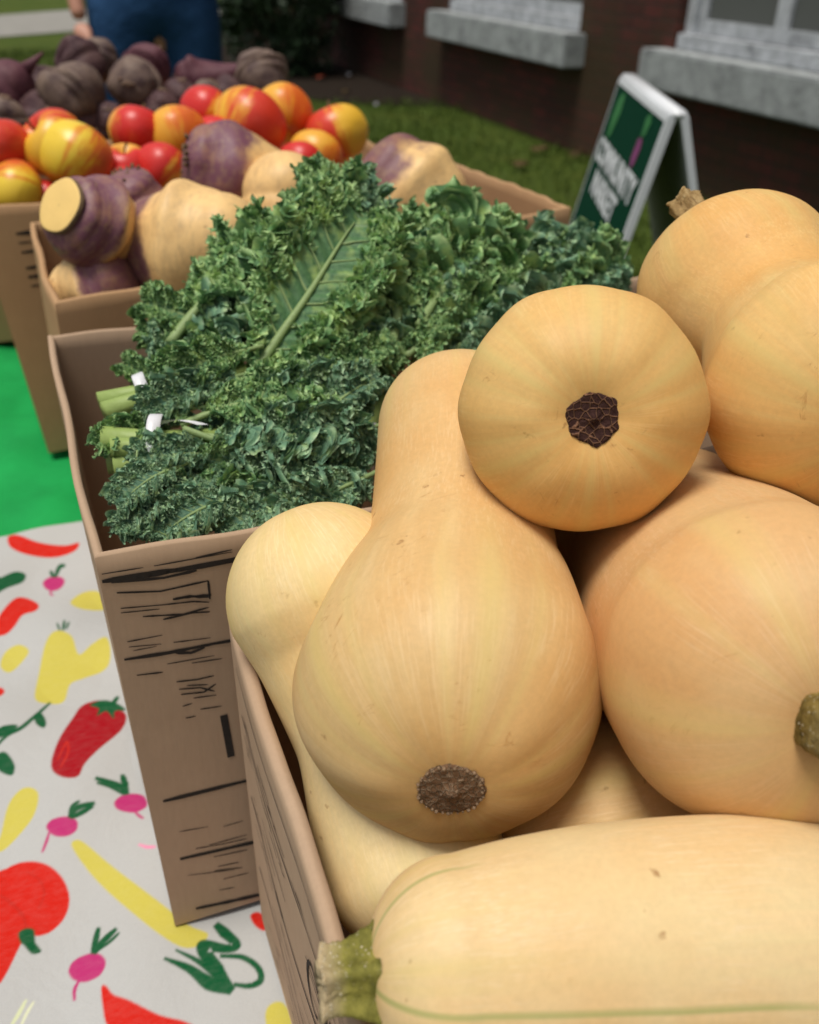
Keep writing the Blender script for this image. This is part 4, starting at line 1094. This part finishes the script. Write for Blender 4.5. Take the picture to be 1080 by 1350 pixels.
# ================================================================== BUILDING
WX = 3.79                                           # face of the brick wall
def brick_mat():
    t = NT('dark_red_brick'); o = t.obj()
    sw = t.new('ShaderNodeSeparateXYZ'); t.lk(o, sw.inputs[0]); cb = t.new('ShaderNodeCombineXYZ')
    t.lk(sw.outputs[1], cb.inputs[0]); t.lk(sw.outputs[2], cb.inputs[1]); t.lk(sw.outputs[0], cb.inputs[2])
    b = t.new('ShaderNodeTexBrick'); t.lk(cb.outputs[0], b.inputs['Vector'])
    b.inputs['Scale'].default_value = 1; b.inputs['Brick Width'].default_value = .215; b.inputs['Row Height'].default_value = .075
    b.inputs['Mortar Size'].default_value = .006; b.inputs['Mortar Smooth'].default_value = .3
    b.inputs['Color1'].default_value = (.125, .036, .030, 1); b.inputs['Color2'].default_value = (.075, .030, .023, 1); b.inputs['Mortar'].default_value = (.040, .033, .027, 1)
    n = t.noise(o, 1.3, 5, .6)
    c = t.mix(t.math('MULTIPLY', t.ramp(n, [(.40, 0.0), (.62, 1.0)]), .8), b.outputs['Color'], (.055, .042, .020))
    n2 = t.noise(o, 30, 4); c = t.mix(.35, c, t.ramp(n2, [(.3, .4), (.7, 1.0)]), 'MULTIPLY')
    t.base(c, .85, .2); t.bump(t.math('SUBTRACT', n2, b.outputs['Fac']), .5, .006); return t.m
M['brick'] = brick_mat()
def stone_mat(name, col):
    t = NT(name); o = t.obj(); n = t.noise(o, 9, 6, .65); n2 = t.noise(t.mapping(o, (1, 1, 3)), 40, 4, .6)
    c = t.ramp(n, [(.28, tuple(x*.40 for x in col)), (.42, tuple(x*.9 for x in col)), (.62, tuple(min(1, x*1.25) for x in col))])
    c = t.mix(.4, c, t.ramp(n2, [(.3, .5), (.65, 1.0)]), 'MULTIPLY')
    t.base(c, .85, .25); t.bump(n2, .5, .006); return t.m
M['stone'] = stone_mat('grey_stone_sill', (.35, .37, .37))
M['white_paint'] = stone_mat('weathered_white_paint', (.46, .48, .50))
def glass_mat():
    t = NT('dark_window_glass'); t.base((.11, .115, .112), .18, .5); return t.m
M['glass'] = glass_mat()
M['curtain'] = plain('dim_blind', (.20, .18, .145), .9, .2, .2, 8, 0)

bld = empty('brick_building', (WX, 5, 0), 'dark red brick building with stone sills and white windows along the lawn', 'building')
WIN = [(9.55, 11.85), (6.26, 8.46), (2.95, 5.18), (-.36, 1.85)]
SILL_T, SILL_B, WTOP, ROOF = .755, .545, 2.45, 4.2
mb = MB()
Y0, Y1 = -4.0, 16.0
def wq(y0, y1, z0, z1):
    ny = max(1, int((y1-y0)/1.0)); 
    for k in range(ny):
        a = y0+(y1-y0)*k/ny; b = y0+(y1-y0)*(k+1)/ny
        mb.add([(WX, a, z0), (WX, b, z0), (WX, b, z1), (WX, a, z1)], [(0, 3, 2, 1)])
wq(Y0, Y1, -.1, SILL_T); wq(Y0, Y1, WTOP, ROOF)
ys_ = sorted(WIN)
edge = Y0
for a, b in ys_: wq(edge, a, SILL_T, WTOP); edge = b
wq(edge, Y1, SILL_T, WTOP)
for a, b in ys_:                                      # brick reveals
    mb.add([(WX, a, SILL_T), (WX+.22, a, SILL_T), (WX+.22, a, WTOP), (WX, a, WTOP)], [(0, 1, 2, 3)])
    mb.add([(WX, b, SILL_T), (WX+.22, b, SILL_T), (WX+.22, b, WTOP), (WX, b, WTOP)], [(0, 3, 2, 1)])
    mb.add([(WX, a, WTOP), (WX, b, WTOP), (WX+.22, b, WTOP), (WX+.22, a, WTOP)], [(0, 1, 2, 3)])
mb.add([(WX, Y1, -.1), (WX+7, Y1, -.1), (WX+7, Y1, ROOF), (WX, Y1, ROOF)], [(0, 1, 2, 3)])
mb.add([(WX, Y0, -.1), (WX+7, Y0, -.1), (WX+7, Y0, ROOF), (WX, Y0, ROOF)], [(0, 3, 2, 1)])
mb.build('wall', M['brick'], bld)
mb = MB(); mb.box(WX-.25, WX+7.2, Y0-.2, Y1+.2, ROOF+.001, ROOF+.15); mb.build('roof', M['stone'], bld)
for a, b in WIN:
    o = MB(); fx = WX+.055
    o.box(fx, fx+.09, a+.002, a+.085, SILL_T+.03, WTOP-.002, 0, .006); o.box(fx, fx+.09, b-.085, b-.002, SILL_T+.03, WTOP-.002, 0, .006)
    o.box(fx, fx+.09, a+.088, b-.088, WTOP-.10, WTOP-.002, 0, .006)
    o.box(fx-.045, fx+.10, a+.004, b-.004, SILL_T+.003, SILL_T+.085, 0, .006)
    w_ = o.build('window', M['white_paint'], bld, False)
    s = MB(); s.box(WX-.165, WX+.06, a-.10, b+.10, SILL_B, SILL_T, 0, .012)
    so = s.build('sill', M['stone'], w_)
    m = MB(); n = 3
    step = (b-a-.18)/n
    for k in range(n):
        y0_ = a+.09+k*step; y1_ = y0_+step
        m.box(fx+.03, fx+.075, y0_+.002, y0_+.05, SILL_T+.09, WTOP-.104); m.box(fx+.03, fx+.075, y1_-.05, y1_-.002, SILL_T+.09, WTOP-.104)
        m.box(fx+.03, fx+.075, y0_+.052, y1_-.052, SILL_T+.09, SILL_T+.165); m.box(fx+.03, fx+.075, y0_+.052, y1_-.052, 1.55, 1.60)
    m.build('sash', M['white_paint'], w_)
    p = MB(); p.add([(fx+.052, a+.1, SILL_T+.1), (fx+.052, b-.1, SILL_T+.1), (fx+.052, b-.1, WTOP-.1), (fx+.052, a+.1, WTOP-.1)], [(0, 3, 2, 1)])
    p.build('pane', M['glass'], w_)

# ================================================================== SANDWICH BOARD
M['sign_green'] = plain('dark_green_print', (.003, .040, .020), .7, .06, .15, 20, 0)
M['sign_white'] = plain('white_plastic', (.74, .76, .78), .4, .5, .06, 60, .1)
M['sign_leaf'] = plain('leaf_green_print', (.045, .22, .065), .4, .4, .2, 40, 0)
M['sign_pink'] = plain('magenta_print', (.28, .06, .20), .4, .4, .2, 40, 0)
M['sign_back'] = plain('grey_back_board', (.60, .61, .53), .7, .3, .1, 30, 0)
A1 = np.array((1.20, 1.59, CAMZ-.27)); adir = np.array((.41, .912, 0)); adir /= np.linalg.norm(adir); nout = np.array((-adir[1], adir[0], 0))
SW = .61
def sandwich_board():
    root = empty('sandwich_board', (A1[0]+adir[0]*SW/2, A1[1]+adir[1]*SW/2, 0), 'white framed green sandwich board standing on the lawn by the brick wall', 'sign')
    H = A1[2]
    for side, ang, nm in ((1, radians(12.5), 'front_board'), (-1, radians(17), 'rear_board')):
        n = nout*side; dn = n*sin(ang)+np.array((0, 0, -cos(ang))); face = n*cos(ang)+np.array((0, 0, sin(ang)))
        Lh = (H-.03)/cos(ang); top = A1 + n*.012
        P = lambda a, h, o_=0.0: top + adir*a + dn*h + face*o_
        fr = MB()
        def bar(a0, a1, h0, h1, t0=-.007, t1=.008):
            V = [P(a, h, o_) for o_ in (t0, t1) for h in (h0, h1) for a in (a0, a1)]
            fr.add(V, [(0, 2, 3, 1), (4, 5, 7, 6), (0, 1, 5, 4), (2, 6, 7, 3), (0, 4, 6, 2), (1, 3, 7, 5)])
        bar(0, .015, 0, Lh); bar(SW-.003, SW, 0, Lh); bar(.0155, SW-.0035, 0, .012); bar(.0155, SW-.0035, Lh-.12, Lh-.085)
        bd = fr.build(nm, M['sign_white'], root)
        pn = MB(); V = [P(a, h, o_) for o_ in (-.007, .006) for h in (.0125, Lh-.121) for a in (.016, SW-.004)]
        pn.add(V, [(0, 2, 3, 1), (4, 5, 7, 6), (0, 1, 5, 4), (2, 6, 7, 3), (0, 4, 6, 2), (1, 3, 7, 5)])
        pn.build('poster' if side == 1 else 'back_panel', M['sign_green'] if side == 1 else M['sign_back'], bd)
        if side == 1:
            # text reads along the board: its right end is the near edge
            def lettering(txt, h, size, a_right, nmx):
                cu = bpy.data.curves.new('lettering', 'FONT'); cu.body = txt; cu.size = size; cu.extrude = .0006; cu.align_x = 'RIGHT'; cu.offset = .0022
                to = bpy.data.objects.new('lettering', cu); COL.objects.link(to)
                dg = bpy.context.evaluated_depsgraph_get(); me = bpy.data.meshes.new_from_object(to.evaluated_get(dg))
                COL.objects.unlink(to); bpy.data.objects.remove(to)
                V = [P(a_right - v.co.x*0 + (-v.co.x*nmx), h - v.co.y, .0078 + v.co.z) for v in me.vertices]
                F = [tuple(p.vertices) for p in me.polygons]
                bpy.data.meshes.remove(me)
                mesh_obj('lettering', V, F, M['sign_white'], bd, False)
            lettering('COMMUNITY', .185, .074, .055, 1.18)
            lettering('MARKET', .252, .074, .17, 1.18)
            lf = MB()
            def flat(pts, o_=.0075): lf.add([P(a, h, o_) for a, h in pts], [tuple(range(len(pts)))])
            flat([(.50, .02), (.53, .04), (.54, .08), (.52, .13), (.49, .115), (.46, .06), (.47, .025)])
            lf.build('leaf_picture', M['sign_leaf'], bd)
            lf = MB(); flat([(.15, .015), (.175, .03), (.165, .065), (.14, .06), (.125, .03)]); lf.build('leaf_picture', M['sign_leaf'], bd)
            pk = MB(); pk.add([P(a, h, .0078) for a, h in [(.165, .066), (.18, .075), (.185, .11), (.17, .13), (.145, .12), (.135, .085), (.145, .068)]], [tuple(range(7))]); pk.build('root_picture', M['sign_pink'], bd)
    hd = MB(); hd.box(-.017, .017, 0, SW, -.008, .008, 0, .004); hd.V = [tuple(A1+adir*v[1]+nout*v[0]+np.array((0, 0, v[2]+.004))) for v in hd.V] 
    hd.build('hinge_cap', M['sign_white'], root, True)
sandwich_board()

# ================================================================== GROUND
def lawn_mat():
    t = NT('lawn_turf'); o = t.obj(); n = t.noise(o, 1.6, 5, .6); f = t.noise(o, 60, 5, .7); d = t.noise(o, 5, 4, .6)
    c = t.mix(f, (.030, .055, .008), (.085, .125, .018))
    c = t.mix(t.math('MULTIPLY', t.ramp(n, [(.4, 0.0), (.65, 1.0)]), .5), c, (.10, .115, .022))
    c = t.mix(t.math('MULTIPLY', t.ramp(d, [(.58, 0.0), (.72, 1.0)]), .5), c, (.045, .035, .018))
    t.base(c, .9, .1); t.bump(f, .8, .02); return t.m
M['lawn'] = lawn_mat()
def sheet(name, pts, z, mat):
    o = mesh_obj(name, [(x, y, z) for x, y in pts], [tuple(range(len(pts)))], mat, None, False); return tag(o, kind='structure')
o = sheet('lawn', [(-60, -40), (60, -40), (60, 120), (-60, 120)], 0.0, M['lawn'])
M['concrete'] = plain('pale_concrete', (.27, .258, .23), .9, .2, .2, 4, .3)
M['mulch'] = plain('dark_mulch', (.020, .014, .010), .95, .1, .6, 25, 1.0)
sheet('path', [(-14, 13.2), (0.2, 15.0), (3.2, 17.6), (9, 22), (9, 25.5), (2.4, 21.3), (0.3, 18.9), (-14, 17)], .012, M['concrete'])
sheet('mulch_bed', [(2.25, 16), (2.35, 9.6), (2.75, 8.75), (3.25, 8.45), (WX+.05, 8.2), (WX+.05, 16)], .010, M['mulch'])
# grass blades where the lawn shows
rg = np.random.default_rng(4); nb = 100000
gx = rg.uniform(-5, WX-.02, nb); gy = rg.uniform(-1.5, 13.2, nb)
keep = ~((gx > 2.3) & (gy > 9.0-.35*(gx-2.3))); gx, gy = gx[keep], gy[keep]; nb = len(gx)
th = rg.uniform(0, 6.28, nb); hh = rg.uniform(.03, .075, nb)*(1+.4*np.sin(gx*3)*np.sin(gy*2.1)); ww = rg.uniform(.003, .006, nb); lean = rg.uniform(.0, .05, nb)
V = np.empty((nb, 3, 3)); dx, dy = np.cos(th), np.sin(th)
V[:, 0] = np.stack([gx-dx*ww, gy-dy*ww, 0*gx], 1); V[:, 1] = np.stack([gx+dx*ww, gy+dy*ww, 0*gx], 1); V[:, 2] = np.stack([gx-dy*lean, gy+dx*lean, hh], 1)
M['blade'] = plain('grass_blade', (.062, .098, .014), .7, .2, .5, 3, 0)
o = mesh_obj('grass', V.reshape(-1, 3), [(3*i, 3*i+1, 3*i+2) for i in range(nb)], M['blade'], None, False); tag(o, 'short green grass of the lawn between tables and building', kind='stuff')
# litter on the bed and lawn
M['leaf_red'] = plain('dry_leaf', (.28, .05, .025), .8, .2, .4, 60, 0); M['leaf_brown'] = plain('brown_leaf', (.085, .055, .02), .8, .2, .4, 60, 0); M['paper'] = plain('pale_stone', (.42, .42, .44), .8, .2, .2, 60, 0)
LIT = [((422, 103), 'leaf_red', .07, 'fallen_leaf', 'small red fallen leaf on the dark mulch bed', 'leaf'), ((460, 96), 'paper', .045, 'pebble', 'pale pebble on the dark mulch bed right of the red leaf', 'pebble'),
       ((496, 135), 'paper', .04, 'pebble', 'grey pebble at the edge of the mulch bed near the lawn', 'pebble'), ((455, 122), 'leaf_brown', .05, 'fallen_leaf', 'brown fallen leaf on the mulch bed below the pebble', 'leaf'),
       ((712, 198), 'leaf_brown', .10, 'fallen_leaf', 'dark brown fallen leaf on the lawn near the brick wall', 'leaf'), ((686, 218), 'leaf_brown', .09, 'fallen_leaf', 'tan brown fallen leaf on the lawn left of the sandwich board', 'leaf'), ((758, 205), 'leaf_brown', .09, 'fallen_leaf', 'brown fallen leaf at the foot of the wall behind the sandwich board', 'leaf')]
for i, ((u, v), mt, s, nm, lab, cat) in enumerate(LIT):
    c = at_z(u, v, .035); rng = np.random.default_rng(i)
    if nm == 'pebble':
        V = []; 
        for a in range(9):
            for k in range(14):
                p_ = pi*a/8; t_ = 2*pi*k/14; q = s*.5*(1+.12*sin(3*t_+i)); V.append((c[0]+q*sin(p_)*cos(t_), c[1]+q*sin(p_)*sin(t_)*.8, .018+.018*cos(p_)))
        o = mesh_obj(nm, V, grid_faces(9, 14, True), M[mt], None, True)
    else:
        n = 14; prof = [1, .55, .9, .5, .95, .6, 1.0]
        V = []
        for zz in (0, .0015):
            for k in range(n):
                t_ = 2*pi*k/n+i; q = s*prof[k % 7]; V.append((c[0]+q*cos(t_), c[1]+q*sin(t_)*.7, .030+zz+.03*abs(sin(t_*1.5))))
        o = mesh_obj(nm, V, [tuple(range(n))[::-1], tuple(range(n, 2*n))]+[(k, (k+1) % n, n+(k+1) % n, n+k) for k in range(n)], M[mt], None, True)
    centre(o, (c[0], c[1], .02)); tag(o, lab, cat, None)

# ================================================================== SHRUB
def shrub(label, c, rx, h, nleaf, seed):
    root = empty('shrub', (c[0], c[1], 0), label, 'shrub')
    rng = np.random.default_rng(seed)
    mb = MB()
    for k in range(7):
        t_ = rng.uniform(0, 6.28); e = np.array((c[0]+rx*.5*cos(t_), c[1]+rx*.5*sin(t_), h*.75))
        mb.tube([(c[0]+.05*cos(t_), c[1]+.05*sin(t_), 0), (c[0]+.2*rx*cos(t_), c[1]+.2*rx*sin(t_), h*.4), e], [.022, .014, .005], 6)
    mb.build('stems', M['twig'], root, True)
    cl = rng.normal(size=(70, 3)); cl /= np.linalg.norm(cl, axis=1)[:, None]; cl *= rng.uniform(.55, 1.0, 70)[:, None]
    cl = cl*np.array((rx, rx, h*.5))+np.array((c[0], c[1], h*.52)); cl[:, 2] = np.clip(cl[:, 2], .12, None)
    ci = rng.integers(0, 70, nleaf); P = cl[ci]+rng.normal(size=(nleaf, 3))*.11; P[:, 2] = np.clip(P[:, 2], .03, None)
    a = rng.normal(size=(nleaf, 3)); a /= np.linalg.norm(a, axis=1)[:, None]; b = np.cross(a, rng.normal(size=(nleaf, 3))); b /= np.linalg.norm(b, axis=1)[:, None]
    L = rng.uniform(.035, .06, nleaf)[:, None]; V = np.empty((nleaf, 4, 3)); V[:, 0] = P-a*L; V[:, 1] = P+b*L*.4; V[:, 2] = P+a*L; V[:, 3] = P-b*L*.4
    t = NT('shrub_leaf'); o = t.obj(); n = t.noise(o, 7, 4, .6); t.base(t.mix(n, (.012, .030, .012), (.040, .075, .028)), .5, .4)
    mesh_obj('crown', V.reshape(-1, 3), [(4*i, 4*i+1, 4*i+2, 4*i+3) for i in range(nleaf)], t.m, root, False)
shrub('dark green leafy shrub on the mulch bed against the building', (2.95, 11.0), .75, 1.45, 9000, 6)

# ================================================================== PERSON
def skin_obj(name, pts, edges, radii, mat, parent, root=0, sub=2):
    off = np.array(parent_loc(parent)); me = bpy.data.meshes.new(name)
    me.from_pydata([tuple(np.array(p)-off) for p in pts], edges, []); me.materials.append(mat)
    o = link(bpy.data.objects.new(name, me)); o.parent = parent
    m = o.modifiers.new('skin', 'SKIN'); m.use_smooth_shade = True
    if not me.skin_vertices: me.skin_vertices.new()
    for i, r in enumerate(radii):
        sv = me.skin_vertices[0].data[i]; sv.radius = r if isinstance(r, tuple) else (r, r); sv.use_root = (i == root)
    s = o.modifiers.new('sub', 'SUBSURF'); s.levels = sub; s.render_levels = sub
    return o
def denim():
    t = NT('blue_denim'); o = t.obj(); n = t.noise(o, 9, 5, .6); w = t.noise(t.mapping(o, (1, 1, 4)), 260, 2)
    c = t.mix(n, (.009, .038, .105), (.024, .082, .19)); c = t.mix(.25, c, t.ramp(w, [(.3, .5), (.7, 1.0)]), 'MULTIPLY'); t.base(c, .85, .2); t.bump(t.noise(o, 16, 4, .6, .8), .6, .02); return t.m
M['denim'] = denim()
M['skin'] = plain('skin', (.50, .24, .16), .5, .4, .08, 40, .1); M['shirt'] = plain('grey_shirt', (.18, .19, .21), .9, .2, .1, 60, .2)
M['hair'] = plain('brown_hair', (.05, .03, .02), .6, .4, .4, 120, .5); M['shoe'] = plain('dark_shoe', (.03, .03, .03), .5, .4, .2, 60, .1)
pc = at_y(205, 40, 4.2); px, py = pc[0], 4.2
pr = empty('person', (px, py, 0), 'person in blue jeans standing behind the heap of beets', 'person')
# faces the camera; -y is the front
def pp(x, y, z): return (px+x, py+y, z)
body = [pp(0, 0, 1.0), pp(0, .01, 1.18), pp(0, .01, 1.36), pp(0, .02, 1.47), pp(0, .0, 1.54), pp(0, -.015, 1.62), pp(0, -.02, 1.70), pp(0, -.01, 1.76),
        pp(-.17, .02, 1.43), pp(-.29, .06, 1.20), pp(-.285, -.04, 1.0), pp(-.28, -.06, .965),
        pp(.17, .02, 1.43), pp(.245, .03, 1.19), pp(.16, -.16, 1.22), pp(.12, -.18, 1.24),
        pp(-.09, 0, .92), pp(-.10, -.02, .50), pp(-.10, .03, .10), pp(-.11, -.10, .05), pp(.09, 0, .92), pp(.10, -.02, .50), pp(.10, .03, .10), pp(.11, -.10, .05)]
be = [(0, 1), (1, 2), (2, 3), (3, 4), (4, 5), (5, 6), (6, 7), (3, 8), (8, 9), (9, 10), (10, 11), (3, 12), (12, 13), (13, 14), (14, 15), (0, 16), (16, 17), (17, 18), (18, 19), (0, 20), (20, 21), (21, 22), (22, 23)]
br_ = [(.12, .085), (.11, .08), (.13, .09), (.09, .065), .052, (.070, .085), (.074, .092), (.05, .06), .055, .042, .030, .030, .055, .042, .030, .030, .085, .055, .038, .035, .085, .055, .038, .035]
skin_obj('body', body, be, br_, M['skin'], pr)
j = [pp(0, 0, 1.16), pp(0, 0, 1.09), pp(-.130, -.02, .985), pp(-.135, -.03, .50), pp(-.135, .03, .09), pp(.130, -.02, .985), pp(.135, -.03, .50), pp(.135, .03, .09)]
skin_obj('jeans', j, [(0, 1), (1, 2), (2, 3), (3, 4), (1, 5), (5, 6), (6, 7)], [(.245, .165), (.250, .170), (.118, .150), (.092, .10), (.07, .075), (.118, .150), (.088, .095), (.07, .075)], M['denim'], pr)
s_ = [pp(0, .0, 1.055), pp(0, .01, 1.18), pp(0, .01, 1.36), pp(0, .02, 1.46), pp(-.17, .02, 1.43), pp(-.275, .05, 1.25), pp(.17, .02, 1.43), pp(.235, .05, 1.24)]
skin_obj('shirt', s_, [(0, 1), (1, 2), (2, 3), (3, 4), (4, 5), (3, 6), (6, 7)], [(.275, .195), (.235, .17), (.20, .145), (.13, .10), .085, .07, .085, .07], M['shirt'], pr)
skin_obj('hair', [pp(0, .02, 1.68), pp(0, .015, 1.76), pp(0, -.01, 1.80)], [(0, 1), (1, 2)], [(.078, .085), (.080, .088), (.05, .055)], M['hair'], pr)
for sx, hx, hy, hz in ((-1, -.28, -.065, .96), (1, .11, -.19, 1.26)):
    P_ = [pp(hx, hy, hz), pp(hx, hy-.02, hz-.045), pp(hx, hy-.03, hz-.085)]; E_ = [(0, 1), (1, 2)]; R_ = [(.030, .018), (.040, .018), (.038, .015)]
    for k in range(4):
        b0 = len(P_); oy = (-.026+.0175*k); L = (.62, .70, .66, .52)[k]
        P_ += [pp(hx+sx*.004, hy-.03+oy, hz-.10), pp(hx-sx*.006, hy-.034+oy*1.1, hz-.10-.055*L), pp(hx-sx*.024, hy-.034+oy*1.1, hz-.10-.095*L)]
        E_ += [(2, b0), (b0, b0+1), (b0+1, b0+2)]; R_ += [.0095, .0085, .007]
    b0 = len(P_); P_ += [pp(hx-sx*.018, hy-.055, hz-.055), pp(hx-sx*.026, hy-.075, hz-.085), pp(hx-sx*.03, hy-.08, hz-.105)]; E_ += [(1, b0), (b0, b0+1), (b0+1, b0+2)]; R_ += [.012, .0105, .008]
    skin_obj('hand', P_, E_, R_, M['skin'], pr, 0, 2)
mb = MB()
for x in (-.105, .105):
    V = []; 
    for i in range(9):
        f = i/8
        for k in range(12):
            t_ = 2*pi*k/12; w_ = .043*(sin(pi*min(max(f, .08), .93))**.35); V.append(pp(x+w_*cos(t_), .09-.27*f, max(.0, .042-.012*f+.042*sin(t_)*(1-.35*f))))
    mb.add(V, grid_faces(9, 12, True)+[tuple(range(12))[::-1], tuple(96+k for k in range(12))])
sh = MB()
for idx in (0, 1):
    s2 = MB(); s2.V = mb.V[idx*108:(idx+1)*108]; s2.F = grid_faces(9, 12, True)+[tuple(range(12))[::-1], tuple(96+k for k in range(12))]; s2.M = [0]*len(s2.F)
    s2.build('shoe', M['shoe'], pr, True)
for x in (-.028, .028):                                # face
    e = MB(); V = []
    for a in range(7):
        for k in range(10):
            p_ = pi*a/6; t_ = 2*pi*k/10; V.append(pp(x+.011*sin(p_)*cos(t_), -.100+.008*cos(p_), 1.665+.008*sin(p_)*sin(t_)))
    e.add(V, grid_faces(7, 10, True)); e.build('eye', M['hair'], pr, True)
e = MB(); e.tube([pp(0, -.098, 1.665), pp(0, -.118, 1.635), pp(0, -.105, 1.622)], [.008, .015, .012], 8); e.build('nose', M['skin'], pr, True)
e = MB(); e.tube([pp(-.024, -.092, 1.598), pp(0, -.100, 1.596), pp(.024, -.092, 1.598)], [.003, .006, .003], 8); e.build('mouth', plain('lips', (.36, .12, .10)), pr, True)

# ================================================================== SKY, SUN, CAMERA
SUN_EL, SUN_AZ = radians(75), radians(-105)      # azimuth measured from +Y towards +X
w = bpy.data.worlds.new('World'); sc.world = w; w.use_nodes = True
nt = w.node_tree; sky = nt.nodes.new('ShaderNodeTexSky'); sky.sky_type = 'NISHITA'; sky.sun_disc = False
sky.sun_elevation = SUN_EL; sky.sun_rotation = SUN_AZ; sky.air_density = 1.0; sky.dust_density = 3.0; sky.ozone_density = 1.0
hs = nt.nodes.new('ShaderNodeHueSaturation'); hs.inputs['Saturation'].default_value = .35
nt.links.new(sky.outputs[0], hs.inputs['Color']); nt.links.new(hs.outputs[0], nt.nodes['Background'].inputs['Color'])
nt.nodes['Background'].inputs['Strength'].default_value = .078
sl = bpy.data.lights.new('sun', 'SUN'); sl.energy = 2.3; sl.angle = radians(22); sl.color = (1.0, .95, .87)
so = link(bpy.data.objects.new('sun', sl))
sd = Vector((sin(SUN_AZ)*cos(SUN_EL), cos(SUN_AZ)*cos(SUN_EL), sin(SUN_EL)))
so.rotation_euler = sd.to_track_quat('Z', 'Y').to_euler(); so.location = (0, 0, 8)

cd = bpy.data.cameras.new('camera'); co = link(bpy.data.objects.new('camera', cd)); sc.camera = co
co.matrix_world = Matrix(((cR[0], cU[0], -cF[0], 0), (cR[1], cU[1], -cF[1], 0), (cR[2], cU[2], -cF[2], CAMZ), (0, 0, 0, 1)))
cd.sensor_fit = 'HORIZONTAL'; cd.sensor_width = 36; cd.lens = 36*FPX/1080; cd.clip_start = .02; cd.clip_end = 500
cd.dof.use_dof = True; cd.dof.focus_distance = .39; cd.dof.aperture_fstop = (cd.lens/1000)/.0032; cd.dof.aperture_blades = 0

sc.render.engine = 'CYCLES'
sc.cycles.use_denoising = True
sc.view_settings.view_transform = 'Standard'; sc.view_settings.look = 'None'; sc.view_settings.gamma = 1; sc.view_settings.exposure = 0.27
